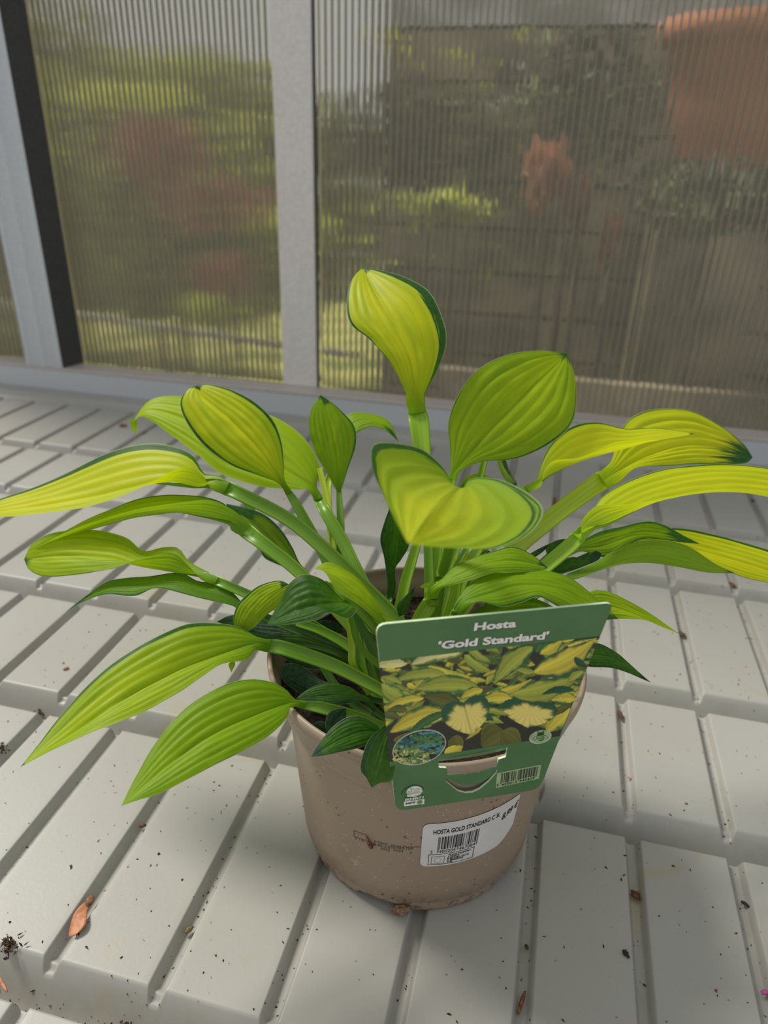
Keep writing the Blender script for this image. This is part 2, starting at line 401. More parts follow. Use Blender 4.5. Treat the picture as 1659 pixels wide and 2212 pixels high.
v3 = N(nt, 'ShaderNodeTexVoronoi'); v3.inputs['Scale'].default_value = 260; nt.links.new(oc, v3.inputs['Vector'])
sp = N(nt, 'ShaderNodeSeparateXYZ'); nt.links.new(oc, sp.inputs[0])
dirt = M(nt, 'MULTIPLY', M(nt, 'LESS_THAN', v3.outputs['Distance'], .2), sstep(nt, nz(nt, oc, 45), .56, .6))
c = mixc(nt, M(nt, 'MULTIPLY', dirt, .8), c, srgb(70, 52, 38))
base_d = M(nt, 'MULTIPLY', M(nt, 'SUBTRACT', 1, sstep(nt, sp.outputs[2], .004, .022)), sstep(nt, nz(nt, oc, 210, 4, .7), .52, .6))
c = mixc(nt, M(nt, 'MULTIPLY', base_d, .7), c, srgb(84, 64, 48))
nt.links.new(c, b.inputs['Base Color']); b.inputs['Roughness'].default_value = .48; bump(nt, b, nz(nt, oc, 800), .15, .0003)
NP = 160
def foot(th):   # raised arches between the feet; th = angle from the front (-Y)
    z = 0
    for c0, h0 in ((-7.5, 9.5), (62, 11), (-78, 11), (130, 11), (-150, 11)):
        dlt = abs((math.degrees(th) - c0 + 180) % 360 - 180)
        z = max(z, .0062 * float(sm(np.array((h0 + 1.2 - dlt) / 2.4))))
    return z
def lathe(name, prof, mat, parent, n=NP, footed=0, uvw=None):
    V = []
    for i, (r, zz) in enumerate(prof):
        for k in range(n):
            th = 2 * math.pi * k / n; zf = zz
            if i in (footed or ()): zf = max(zz, foot(th))
            V.append((r * math.sin(th), -r * math.cos(th), zf))
    return mesh(name, V, gridfaces(len(prof), n, True), mat, parent)
PR = [(.0700, .0030), (.0705, .0005), (.0722, -.0002), (.0738, .0010), (.0748, .0035), (.0752, .0068), (.0757, .0100), (.07575, .0104), (.0762, .0108), (.0775, .026), (.0795, .05), (.0815, .075), (.0835, .100), (.0840, .1050),
      (.0855, .1080), (.0905, .1205), (.0932, .1300), (.0936, .1322), (.0934, .1330), (.0944, .1340), (.0952, .1360), (.0955, .1385), (.0950, .1405), (.0938, .1412), (.0926, .1405),
      (.0922, .1385), (.0915, .1320), (.0890, .1310), (.0880, .1210), (.0870, .1100)]
o = lathe('pot', PR, mpot, ph, footed=(0, 1, 2, 3, 4))
def pot_r(z): return np.interp(z, [.0108, .026, .05, .075, .1, .105], [.0762, .0775, .0795, .0815, .0835, .084])
def onpot(deg, z, lift=0.0003):
    r = pot_r(z) + lift; th = math.radians(deg); return (r * math.sin(th), -r * math.cos(th), z)
# soil
msoil = simple('potting_soil', srgb(54, 38, 28), .95, srgb(24, 17, 12), 500, bmp=.002)
V, F = [], []; nr, na = 26, 90
for i in range(nr):
    r = .089 * i / (nr - 1)
    for k in range(na):
        a = 2 * math.pi * k / na; x, y = r * math.cos(a), r * math.sin(a)
        V.append((x, y, .119 + .006 * math.exp(-(r / .04) ** 2) + .0035 * mn.noise(Vector((x * 70, y * 70, 1))) + .0022 * mn.noise(Vector((x * 260, y * 260, 4)))))
soil = mesh('soil', V, gridfaces(nr, na, True), msoil, ph)
mcr = [simple('soil_crumb', srgb(62, 44, 32), .95, srgb(32, 22, 16), 900), simple('bark_crumb', srgb(150, 96, 58), .8, srgb(96, 60, 38), 900), simple('pale_root', srgb(196, 172, 128), .7)]
def crumbs(name, pts, sizes, mats, mi, parent, seed=3):
    g = np.random.default_rng(seed); V, F, MI = [], [], []
    base = np.array([(1, 0, 0), (-1, 0, 0), (0, 1, 0), (0, -1, 0), (0, 0, 1), (0, 0, -1)], float)
    fc = [(0, 2, 4), (2, 1, 4), (1, 3, 4), (3, 0, 4), (2, 0, 5), (1, 2, 5), (3, 1, 5), (0, 3, 5)]
    for p, s, k in zip(pts, sizes, mi):
        q = len(V); A = np.linalg.qr(g.normal(size=(3, 3)))[0]; sc = np.array([1.5, .8, .5]) * s * g.uniform(.6, 1.4, 3)
        if k == 2: sc = np.array([4, .35, .35]) * s
        pv = (base * g.uniform(.6, 1.3, (6, 1)) * sc) @ A
        pv[:, 2] *= .6 if parent is None or True else 1
        V += list(np.array(p) + pv); F += [tuple(i + q for i in f) for f in fc]; MI += [k] * 8
    return tag(mesh(name, V, F, mats, parent, smooth=False, midx=MI), kind='stuff')
g = np.random.default_rng(5); pts, sz, mi = [], [], []
for i in range(1500):
    r = .086 * math.sqrt(g.random()); a = g.random() * 6.283; pts.append((r * math.cos(a), r * math.sin(a), .1195 + .006 * math.exp(-(r / .04) ** 2) + g.uniform(-.001, .0015)))
    sz.append(g.uniform(.0005, .0016)); mi.append(int(g.choice([0, 0, 0, 0, 1, 1, 2], p=[.2, .2, .2, .19, .1, .08, .03])))
crumbs('soil_crumbs', pts, sz, mcr, mi, ph)

# ================================================================== writing helpers
def text_mesh(s, bold=0.0, shear=0):
    cu = bpy.data.curves.new('t', 'FONT'); cu.body = s; cu.size = 1.0; cu.offset = bold; cu.shear = shear; cu.resolution_u = 3
    o = bpy.data.objects.new('t', cu); COL.objects.link(o); bpy.context.view_layer.update()
    me = bpy.data.meshes.new_from_object(o.evaluated_get(bpy.context.evaluated_depsgraph_get()))
    V = np.array([v.co[:2] for v in me.vertices]); F = [tuple(p.vertices) for p in me.polygons]
    bpy.data.objects.remove(o); bpy.data.curves.remove(cu); bpy.data.meshes.remove(me)
    V[:, 0] -= V[:, 0].min(); wd = V[:, 0].max(); V[:, 0] /= wd
    return V, F, wd
EAN_L = ['0001101', '0011001', '0010011', '0111101', '0100011', '0110001', '0101111', '0111011', '0110111', '0001011']
PAR = ['LLLLLL', 'LLGLGG', 'LLGGLG', 'LLGGGL', 'LGLLGG', 'LGGLLG', 'LGGGLL', 'LGLGLG', 'LGLGGL', 'LGGLGL']
def ean(d):
    inv = lambda s: ''.join('1' if ch == '0' else '0' for ch in s)
    out = '101'
    for ch, p in zip(d[1:7], PAR[int(d[0])]):
        L = EAN_L[int(ch)]; out += L if p == 'L' else inv(L)[::-1]
    out += '01010'
    for ch in d[7:]: out += inv(EAN_L[int(ch)])
    return out + '101'
def bars(code):
    r = []; i = 0
    while i < len(code):
        if code[i] == '1':
            j = i
            while j < len(code) and code[j] == '1': j += 1
            guard = i < 3 or i >= len(code) - 3 or 45 <= i < 50
            r.append((i / len(code), j / len(code), guard)); i = j
        else: i += 1
    return r
mink = simple('black_ink', srgb(28, 28, 32), .6, srgb(34, 34, 38)); mpink = simple('grey_pot_ink', srgb(74, 66, 62), .7, srgb(88, 78, 72), 1500)
mpaper = simple('sticker_paper', srgb(226, 224, 224), .4, srgb(220, 218, 218), 60)

# ---- sticker on the pot
def SK(a, bb, lift=.00045):
    th = 11.7 + 41.2 * a; z0 = .0478 + .0045 * a * a; z1 = .0853 + .0048 * a
    return onpot(th, z0 + (z1 - z0) * bb, lift)
na, nb = 60, 30; V = []; F = []
def rad(a, bb):     # rounded outline: returns clipped (a,b)
    return a, bb
for i in range(nb):
    for j in range(na):
        a = j / (na - 1); bb = i / (nb - 1)
        lo = 0; cut = .09; asp = 1.6
        da = max(0, cut / asp - a); 
        lo = 0 if a > cut / asp else cut - math.sqrt(max(0, cut ** 2 - (da * asp) ** 2)); hi = 1 - lo
        if a > .8: lo = max(lo, (a - .8) / .2 * .30 * ((a - .8) / .2))
        if a > .97: hi = 1 - ((a - .97) / .03) ** 2 * .05
        V.append(SK(a, lo + (hi - lo) * bb))
stick = mesh('price_sticker', V, gridfaces(nb, na), mpaper, ph); tag(stick, 'white price sticker')
def onskin(fn, u0, v0, u1, v1):  # maps a unit square on a skin
    return lambda x, y: fn(u0 + (u1 - u0) * x, v0 + (v1 - v0) * x + y)
def wr_text(name, s, fn, u0, v0, u1, h, mat, parent, dv=0, bold=.0, shear=0):
    V, F, wd = text_mesh(s, bold, shear)
    P = [fn(u0 + (u1 - u0) * x, v0 + dv * x + y * h) for x, y in V]
    return mesh(name, P, F, mat, parent, smooth=False)
SL = lambda a, bb: SK(a, bb, .00065)
wr_text('lettering', 'HOSTA GOLD STANDARD C 3L', SL, .10, .765, .765, .135, mink, stick, .0, .02)
wr_text('lettering', '8,99 €', SL, .80, .63, .995, .19, mink, stick, .10, .02, .2)
def quads(name, R, fn, mat, parent, nseg=4):
    V, F = [], []
    for (a0, b0, a1, b1) in R:
        q = len(V)
        for i in range(nseg + 1):
            t = i / nseg; V += [fn(a0 + (a1 - a0) * t, b0), fn(a0 + (a1 - a0) * t, b1)]
        F += [(q + 2 * i, q + 2 * i + 2, q + 2 * i + 3, q + 2 * i + 1) for i in range(nseg)]
    return mesh(name, V, F, mat, parent, smooth=False)
quads('barcode', [(.155 + .40 * x0, .40 if not gd else .33, .155 + .40 * x1, .69) for x0, x1, gd in bars(ean('5400204467084'))], SL, mink, stick, 1)
wr_text('lettering', '5', SL, .09, .315, .112, .10, mink, stick)
wr_text('lettering', '400204', SL, .172, .315, .335, .10, mink, stick)
wr_text('lettering', '467084', SL, .37, .315, .535, .10, mink, stick)
def frame(a0, b0, a1, b1, t=.006, asp=1.6):
    return [(a0, b0, a1, b0 + t * asp), (a0, b1 - t * asp, a1, b1), (a0, b0, a0 + t, b1), (a1 - t, b0, a1, b1)]
quads('lettering', frame(.075, .035, .535, .29) + frame(.105, .06, .235, .235, .004), SL, mink, stick)
def stars(fn, cx, cy, rx, ry, s, mat, parent, asp=1.6, name='lettering'):
    V, F = [], []
    for k in range(12):
        a = 2 * math.pi * k / 12; x, y = cx + rx * math.cos(a), cy + ry * math.sin(a); q = len(V)
        for j in range(10):
            rr = s if j % 2 == 0 else s * .5; V.append(fn(x + rr * math.sin(j * .628), y + rr * asp * math.cos(j * .628)))
        F.append(tuple(range(q, q + 10)))
    return mesh(name, V, F, mat, parent, smooth=False)
stars(SL, .17, .148, .034, .054, .005, mink, stick)
for s, y, u1 in (('PLANT PASSPORT', .222, .50), ('A HOSTA', .180, .385), ('B BE-2.081.170.731', .138, .485), ('C 4800829369', .096, .43), ('D BE', .054, .32)):
    wr_text('lettering', s, SL, .265 if s[0] != 'P' else .275, y, u1, .05, mink, stick, 0, .03)
# ---- ink print on the pot wall
PK = lambda a, bb: onpot(a, bb, .00022)
def PKs(a, bb): return onpot(a, bb + .00022 * (a + 16), .00022)
quads('printed_marking', [(-16.5, .0585, -8.4, .0588), (-16.5, .0637, -10.8, .0640), (-16.5, .0585, -16.25, .0640)], PKs, mpink, ph)
stars(PKs, -12.4, .0611, 2.3, .0019, .20, mpink, ph, asp=.0012, name='printed_marking')
for s, a0, z0, a1, h in (('A Hosta', -7.6, .0592, -1.6, .0028), ('B BE-2.026.469.164', -7.6, .0566, 8.6, .0030), ('2025  W23', -4.6, .0541, 4.6, .0028), ('Se1.', -8.6, .0563, -5.9, .0026),
                         ('C 1.9x', -16.0, .0568, -11.6, .0024), ('Plant Passport', -.2, .0583, 11.9, .0025), ('D', 7.3, .0528, 8.2, .0026)):
    wr_text('printed_marking', s, PKs, a0, z0, a1, h, mpink, ph, 0, .0)

# ================================================================== HANGING TAG
TAZ, TEL = math.radians(25), math.radians(-5)
TN = np.array([math.sin(TAZ) * math.cos(TEL), -math.cos(TAZ) * math.cos(TEL), math.sin(TEL)])
TP0 = np.array([0.03985278, -0.0865027, 0.14176856])
def TG(x, y, lift=0.0): return onplane(x, y, TN, TP0) + TN * lift
tagE = empty('plant_tag', tuple(TP0), 'green printed card tag with a hosta picture hooked over the pot rim', 'plant tag')
mtag = simple('green_card', srgb(84, 128, 78), .38, srgb(78, 121, 74), 40, spec=.5)
medge = simple('pale_card_edge', srgb(226, 246, 216), .5, srgb(214, 238, 204), 500)
def outline_mesh(name, loops, lift, th, mats, parent):
    import bmesh
    bm = bmesh.new(); rings = []
    for L in loops:
        vs = [bm.verts.new(tuple(TG(x, y, lift))) for x, y in L]; rings.append(vs)
        for i in range(len(vs)): bm.edges.new((vs[i], vs[(i + 1) % len(vs)]))
    bmesh.ops.triangle_fill(bm, use_beauty=True, edges=list(bm.edges))
    bm.faces.ensure_lookup_table()
    front = list(bm.faces)
    for f in front:
        f.normal_update()
        if f.normal.dot(Vector(TN)) < 0: f.normal_flip()
    back = {}
    for vs in rings:
        for v in vs: back[v] = bm.verts.new(v.co - Vector(TN) * th)
    for f in front:
        bm.faces.new([back[v] for v in reversed(f.verts)]).material_index = 0
    for vs in rings:
        for i in range(len(vs)):
            a, c = vs[i], vs[(i + 1) % len(vs)]
            f = bm.faces.new((a, c, back[c], back[a])); f.material_index = 1
    me = bpy.data.meshes.new(name); bm.to_mesh(me); bm.free()
    for mm in mats: me.materials.append(mm)
    o = bpy.data.objects.new(name, me); link(o, parent); o.location = -Vector(world_loc(parent)); return o
def rnd(pts, n=6):      # round corners given as (x,y,r)
    out = []
    for i, (x, y, r) in enumerate(pts):
        if r <= 0: out.append((x, y)); continue
        a = np.array(pts[i - 1][:2]); c = np.array(pts[(i + 1) % len(pts)][:2]); p = np.array((x, y), float)
        u = (a - p) / np.linalg.norm(a - p); v = (c - p) / np.linalg.norm(c - p); p1, p2 = p + u * r, p + v * r
        for t in np.linspace(0, 1, n): out.append(tuple((1 - t) ** 2 * p1 + 2 * t * (1 - t) * p + t * t * p2))
    return out
OUT = rnd([(811, 1350, 24), (1326, 1302, 18), (1259, 1466, 0), (1166, 1705, 24), (855, 1753, 22)])
Z1 = lambda *p: [(930 + x / 6.381, 1590 + y / 6.381) for x, y in p]
HOLE = Z1((115, 320), (110, 437), (215, 441), (228, 455), (232, 530), (400, 522), (465, 519), (488, 532), (494, 548), (470, 568), (430, 575), (215, 588), (212, 625),
          (300, 700), (380, 760), (480, 788), (580, 780), (680, 732), (800, 632), (908, 512), (916, 464), (850, 476), (750, 497), (686, 518), (670, 505), (690, 480), (760, 452), (885, 424), (912, 410), (925, 370), (938, 322), (1035, 292), (1050, 230), (1064, 150))
outline_mesh('card', [OUT, HOLE], 0, .0011, [mtag, medge], tagE)
FOLD = [(Z1((115, 320))[0], Z1((120, 384))[0]), (Z1((400, 275))[0], Z1((400, 352))[0]), (Z1((700, 222))[0], Z1((700, 305))[0]), (Z1((1060, 152))[0], Z1((1048, 228))[0])]
V = []
for a_, b_ in FOLD: V += [TG(*a_, 0), TG(b_[0], b_[1], 0) - TN * .0016]
mesh('fold', V, [(0, 1, 3, 2), (2, 3, 5, 4), (4, 5, 7, 6)], mtag, tagE, smooth=False)
FL = Z1((226, 470), (900, 400), (912, 475), (860, 545), (800, 600), (700, 660), (580, 692), (460, 697), (380, 672), (300, 632), (212, 585))
outline_mesh('flap', [FL], -.0007, .0003, [mtag, medge], tagE)
# the printed photograph, painted cell by cell on a fine flat grid (plain flat print)
def leafpaint(P, col, base, tip, wid, cc, cm, mg=.72, bend=0., seed=0, shape=.75, shade=1.):
    b_, t_ = np.array(base, float), np.array(tip, float); ax = t_ - b_; L = np.linalg.norm(ax); ax /= L; no = np.array((-ax[1], ax[0]))
    q = P - b_; s = (q @ ax) / L; off = q @ no - bend * L * np.sin(np.pi * np.clip(s, 0, 1))
    hw = wid / 2 * np.clip(np.sin(np.pi * np.clip(s, 0, 1) ** shape), 0, 1) ** .8 + 1e-6
    u = off / hw; ins = (s > 0) & (s < 1) & (np.abs(u) < 1)
    if not ins.any(): return
    g = np.random.default_rng(seed); ph_ = g.uniform(0, 6, 6)
    jag = .08 * np.sin(s * 9 + ph_[0]) + .07 * np.sin(s * 17 + u * 3 + ph_[1]) + .04 * np.sin(s * 41 + ph_[2])
    mk = 1 / (1 + np.exp((np.abs(u) - mg - jag) * 18))
    rb = .97 + .10 * np.sin(u * 14 + s * 2); sh = (.95 + .25 * (1 - s)) * (1 - .22 * (u > 0)) * shade
    c = (mk[:, None] * np.array(cc[:3]) + (1 - mk[:, None]) * np.array(cm[:3])) * (rb * sh)[:, None]
    e = np.clip((1 - np.abs(u)) * 8, 0, 1)[:, None]; c = c * e + np.array(cm[:3]) * 1.5 * (1 - e)
    col[ins, :3] = np.clip(c[ins], 0, 1)
YL, PY, YG, GR, DG, OL, BG = srgb(236, 218, 78), srgb(242, 232, 156), srgb(182, 192, 74), srgb(70, 122, 62), srgb(40, 90, 60), srgb(112, 114, 48), srgb(52, 50, 42)
TEAL, TE2, LG, PAL = srgb(40, 110, 118), srgb(96, 168, 158), srgb(100, 150, 82), srgb(190, 200, 110)
def raster(name, corners, nc, nr, fn, parent, lift, keep=None):
    A, B, C_, D = [np.array(c, float) for c in corners]     # tl tr br bl
    def P2(s, t): return (A * (1 - s) + B * s) * (1 - t) + (D * (1 - s) + C_ * s) * t
    V = [TG(*P2(j / nc, i / nr), lift) for i in range(nr + 1) for j in range(nc + 1)]
    P = np.array([P2((j + .5) / nc, (i + .5) / nr) for i in range(nr) for j in range(nc)])
    F = gridfaces(nr + 1, nc + 1); col = fn(P)
    if keep is not None:
        k = keep(P); F = [f for f, kk in zip(F, k) if kk]; col = col[k]
    m = bpy.data.materials.get('tag_print')
    if m is None:
        m, nt, b = newmat('tag_print'); at_ = N(nt, 'ShaderNodeVertexColor'); at_.layer_name = 'print'
        nt.links.new(at_.outputs[0], b.inputs['Base Color']); b.inputs['Roughness'].default_value = .38
    return mesh(name, V, F, m, parent, smooth=False, col=col)
def paint_main(P):
    col = np.zeros((len(P), 4)); col[:] = BG; g = np.random.default_rng(12)
    for i in range(330):
        x, y = g.uniform(815, 1310), g.uniform(1380, 1560); a = g.uniform(-.9, .6) + (math.pi if g.random() < .3 else 0); L = g.uniform(25, 60)
        leafpaint(P, col, (x, y), (x + L * math.cos(a), y + L * math.sin(a)), g.uniform(9, 20), [YG, YL, GR, OL, YG][g.integers(5)], [GR, DG, OL][g.integers(3)], .7, g.uniform(-.15, .15), i, shade=g.uniform(.6, 1))
    for a in [((1003, 1415), (1062, 1452), 26, YG, GR), ((1167, 1412), (1215, 1382), 26, YL, GR), ((1225, 1395), (1290, 1378), 20, YL, GR), ((878, 1434), (806, 1442), 20, PY, PY),
              ((995, 1408), (886, 1437), 32, PY, GR), ((1010, 1395), (1060, 1430), 22, YG, DG), ((925, 1440), (1020, 1464), 24, YL, YG), ((860, 1450), (905, 1462), 22, OL, DG),
              ((965, 1458), (853, 1470), 28, YG, GR), ((945, 1478), (900, 1483), 16, YL, GR), ((868, 1476), (822, 1462), 16, YG, DG), ((822, 1478), (884, 1514), 36, YG, GR),
              ((1150, 1397), (1066, 1478), 44, YG, DG), ((1154, 1452), (1285, 1382), 54, YL, DG), ((1240, 1420), (1270, 1440), 16, DG, DG), ((1035, 1486), (893, 1490), 40, YG, GR), ((1043, 1490), (995, 1508), 22, YL, GR),
              ((1000, 1535), (915, 1503), 40, OL, DG), ((915, 1508), (832, 1531), 22, YL, GR), ((880, 1535), (840, 1532), 18, OL, DG), ((1105, 1500), (1250, 1461), 52, YG, DG), ((1050, 1498), (1150, 1466), 18, YL, GR),
              ((1105, 1508), (1038, 1514), 30, YL, GR), ((1245, 1510), (1190, 1512), 26, YL, GR), ((1240, 1490), (1170, 1500), 16, DG, DG), ((1260, 1450), (1225, 1475), 20, YG, DG),
              ((965, 1540), (842, 1582), 46, YL, GR), ((975, 1535), (870, 1600), 18, GR, DG), ((850, 1600), (900, 1580), 20, OL, OL), ((1090, 1580), (1040, 1612), 60, OL, OL), ((1085, 1580), (1125, 1612), 55, OL, OL),
              ((983, 1588), (993, 1626), 34, OL, OL), ((960, 1626), (1000, 1612), 24, YL, YL), ((848, 1640), (880, 1632), 16, YL, YL), ((1232, 1530), (1180, 1580), 56, YL, GR), ((1180, 1540), (1240, 1515), 16, OL, DG)]:
        leafpaint(P, col, a[0], a[1], a[2], a[3], a[4], .76, .08, int(a[0][0]), .8, .92)
    # two heart shaped leaves in front
    for cx, cy, sx, sy, tilt, sd in ((1013, 1564, 58, 46, -.25, 1), (1142, 1554, 66, 34, .1, 2)):
        q = P - (cx, cy); x = (q[:, 0] * math.cos(tilt) + q[:, 1] * math.sin(tilt)) / sx; y = -(-q[:, 0] * math.sin(tilt) + q[:, 1] * math.cos(tilt)) / sy
        y2 = y - .22; rr = (x * x + y2 * y2 - .62) ** 3 - x * x * y2 ** 3 * 1.0
        ins = rr < 0; an = np.arctan2(y2, x); e = (x * x + y2 * y2) + .08 * np.sin(an * 5 + sd) + .07 * np.sin(an * 11 + 2 * sd) + .03 * np.sin(an * 29) - .18 * np.abs(x) * (y2 > 0)
        mk = 1 / (1 + np.exp((e - .46) * 22)); rb = 1.05 + .08 * np.sin(np.arctan2(y2 - .55, x) * 30)
        c = (mk[:, None] * np.array(PY[:3]) * np.array((1.0, .92, .6)) + (1 - mk[:, None]) * np.array(DG[:3])) * rb[:, None]
        c = c * (1 - .35 * np.exp(-(x / .03) ** 2))[:, None] if sd == 1 else c
        col[ins, :3] = c[ins]
    return col
raster('printed_picture', [(818.5, 1429), (1296, 1374), (1208, 1590), (842.5, 1646)], 250, 130, paint_main, tagE, .00008)
CX, CY = 905.5, 1614.0
def ell(P, k=1.0):
    q = (P - (CX, CY)); t = math.radians(-17); x = q[:, 0] * math.cos(t) + q[:, 1] * math.sin(t); y = -q[:, 0] * math.sin(t) + q[:, 1] * math.cos(t)
    return (x / (57.5 * k)) ** 2 + (y / (34.0 * k)) ** 2 < 1
def paint_inset(P):
    col = np.zeros((len(P), 4)); col[:] = srgb(36, 38, 34); g = np.random.default_rng(3)
    for (x0, x1, y0, y1, cs, n) in ((890, 960, 1580, 1600, (TE2, GR, TEAL), 60), (855, 905, 1592, 1615, (TEAL, TE2, TEAL), 60), (900, 955, 1594, 1606, (LG, GR, LG), 40),
                                    (850, 910, 1608, 1630, (LG, PAL, LG), 50), (910, 962, 1606, 1628, (TE2, TEAL, TE2), 60), (865, 928, 1622, 1650, (PAL, PY, LG), 80)):
        for i in range(n):
            x, y = g.uniform(x0, x1), g.uniform(y0, y1); a = g.uniform(0, 6.28); L = g.uniform(9, 18)
            c = cs[g.integers(3)]; leafpaint(P, col, (x, y), (x + L * math.cos(a), y + L * .7 * math.sin(a)), g.uniform(4, 7), c, tuple(v * .5 for v in c[:3]), .6, .05, i)
    return col
def tagpoly(name, pts, lift, mat, parent=tagE):
    V = [TG(x, y, lift) for x, y in pts]; return mesh(name, V, [tuple(range(len(V)))], mat, parent, smooth=False)
def ellpts(cx, cy, rx, ry, tdeg, n=48):
    t = math.radians(tdeg); return [(cx + rx * math.cos(a) * math.cos(t) - ry * math.sin(a) * math.sin(t), cy + rx * math.cos(a) * math.sin(t) + ry * math.sin(a) * math.cos(t)) for a in np.linspace(0, 2 * math.pi, n, endpoint=False)]
mpale = simple('pale_print', srgb(222, 220, 208), .4); mmint = simple('mint_print', srgb(176, 200, 150), .4); mwht = simple('white_print', srgb(250, 248, 242), .4, srgb(246, 244, 238))
mgp = simple('green_print', srgb(70, 120, 56), .4); mdgp = simple('dark_green_print', srgb(46, 84, 44), .4); mshd = simple('grey_print', srgb(58, 56, 44), .4)
tagpoly('printed_picture', ellpts(CX, CY, 59.5, 36, -17), .00014, mpale)
raster('printed_picture', [(845, 1575), (968, 1575), (968, 1652), (845, 1652)], 130, 84, paint_inset, tagE, .0002, keep=lambda P: ell(P))
def tagtext(s, xl, yl, xr, yr, hpx, mat, lift=.0003, bold=0, name='lettering', shear=0):
    V, F, wd = text_mesh(s, bold, shear); A = TG(xl, yl, lift); B = TG(xr, yr, lift); ex = B - A
    up = np.cross(TN, ex); up /= np.linalg.norm(up); hm = hpx / FPX * float(ROT[2] @ ((A + B) / 2 - CAM))
    return mesh(name, [A + ex * x + up * y * hm * 1.38 for x, y in V], F, mat, tagE, smooth=False)
for dx, dy, mm, lf in ((1.8, 2.2, mshd, .00018), (0, 0, mwht, .0003)):
    tagtext('Hosta', 1023 + dx, 1361 + dy, 1114 + dx, 1353 + dy, 21, mm, lf, .04)
    tagtext("'Gold Standard'", 945 + dx, 1401 + dy, 1183 + dx, 1379 + dy, 21, mm, lf, .04)
# bar code label on the card
BL, BR_, TR_, TL_ = (1070.5, 1702), (1164, 1681.5), (1169.5, 1651), (1073.5, 1669.5)
def BQ(u, v, lift=.00022):
    a = np.array(BL) * (1 - u) + np.array(BR_) * u; b_ = np.array(TL_) * (1 - u) + np.array(TR_) * u; p = a * (1 - v) + b_ * v; return TG(p[0], p[1], lift)
bc = mesh('barcode_label', [BQ(0, 0, .00012), BQ(1, 0, .00012), BQ(1, 1, .00012), BQ(0, 1, .00012)], [(0, 1, 2, 3)], mmint, tagE, smooth=False)
quads('barcode', [(.10 + .83 * x0, .26 if not gd else .20, .10 + .83 * x1, .92) for x0, x1, gd in bars(ean('5425013942409'))], lambda u, v: BQ(u, v), mink, bc, 1)
def bqtext(s, u0, u1, v, h):
    V, F, wd = text_mesh(s, .01); return mesh('lettering', [BQ(u0 + (u1 - u0) * x, v + y * h) for x, y in V], F, mink, bc, smooth=False)
bqtext('5', .02, .065, .08, .22); bqtext('425013', .13, .48, .06, .22); bqtext('942409', .54, .89, .06, .22)
# growers' emblem
ze = lambda *p: [(835 + x / 11.06, 1560 + y / 11.06) for x, y in p]
tagpoly('emblem', ellpts(893.5, 1711, 20.5, 14, -12), .0001, mgp); tagpoly('emblem', ze((410, 1800), (905, 1735), (905, 1840), (410, 1900)), .00012, mgp)
tagpoly('emblem', ellpts(895, 1709, 17.5, 11, -12), .00018, mwht)
for k, (x0, x1, y) in enumerate(((500, 560, 1640), (480, 590, 1665), (480, 840, 1690), (480, 800, 1715), (640, 790, 1590), (650, 780, 1618), (640, 770, 1645), (650, 770, 1740))):
    tagpoly('emblem', ze((x0, y), (x1, y - (x1 - x0) * .12), (x1, y - (x1 - x0) * .12 + 8), (x0, y + 8)), .00024, mgp)
for c_ in ((575, 1600, 600, 1640), (625, 1585, 605, 1650)):
    tagpoly('emblem', ze((c_[0] - 22, c_[1] - 25), (c_[0] + 20, c_[1] - 25), (c_[2] + 6, c_[3] + 8), (c_[2] - 6, c_[3] + 8)), .00026, mgp)
    tagpoly('emblem', ze((c_[0] - 14, c_[1] - 25), (c_[0] + 12, c_[1] - 25), (c_[2] + 2, c_[3] - 4), (c_[2] - 2, c_[3] - 4)), .0003, mwht)
SR = [((820 + (48 if j % 2 == 0 else 20) * math.cos(j * .628 + .3)), 1640 + (60 if j % 2 == 0 else 24) * math.sin(j * .628 + .3)) for j in range(10)]
tagpoly('emblem', ze(*[(820 + (x - 820) * 1.25, 1640 + (y - 1640) * 1.2) for x, y in SR]), .00026, mgp); tagpoly('emblem', ze(*SR), .0003, mwht)
for c_ in ((520, 1745, 36, 26), (575, 1738, 34, 26), (630, 1740, 30, 22)):
    tagpoly('emblem', ellpts(835 + c_[0] / 11.06, 1560 + c_[1] / 11.06, c_[2] / 11.06, c_[3] / 11.06, -8, 20), .0003, mwht)
tagpoly('emblem', ze((410, 1895), (903, 1828), (898, 1945), (415, 2002)), .00018, mwht)
tagtext('804871', 874, 1729.5, 914.5, 1723.5, 8.2, mwht, .0003, .02); tagtext('MPS', 876, 1737, 897, 1733.8, 5.6, mink, .0003, .03)
tagpoly('emblem', ellpts(906.5, 1732, 6.4, 4.6, -10, 24), .00026, mgp); tagpoly('emblem', ellpts(906.5, 1732, 5.4, 3.7, -10, 24), .0003, mmint)
for k in range(4): tagpoly('emblem', ellpts(903.5 + k * 2, 1732.5 - k * .5, .7, 2.6, 30, 10), .00034, mgp)
# pale arc above the emblem
A_ = ellpts(893, 1714, 27, 19, -12, 48); B_ = ellpts(893, 1714, 24.5, 16.8, -12, 48)
mesh('emblem', [TG(*p, .0001) for p in A_[25:47]] + [TG(*p, .0001) for p in B_[25:47]], gridfaces(2, 22), mdgp, tagE, smooth=False)
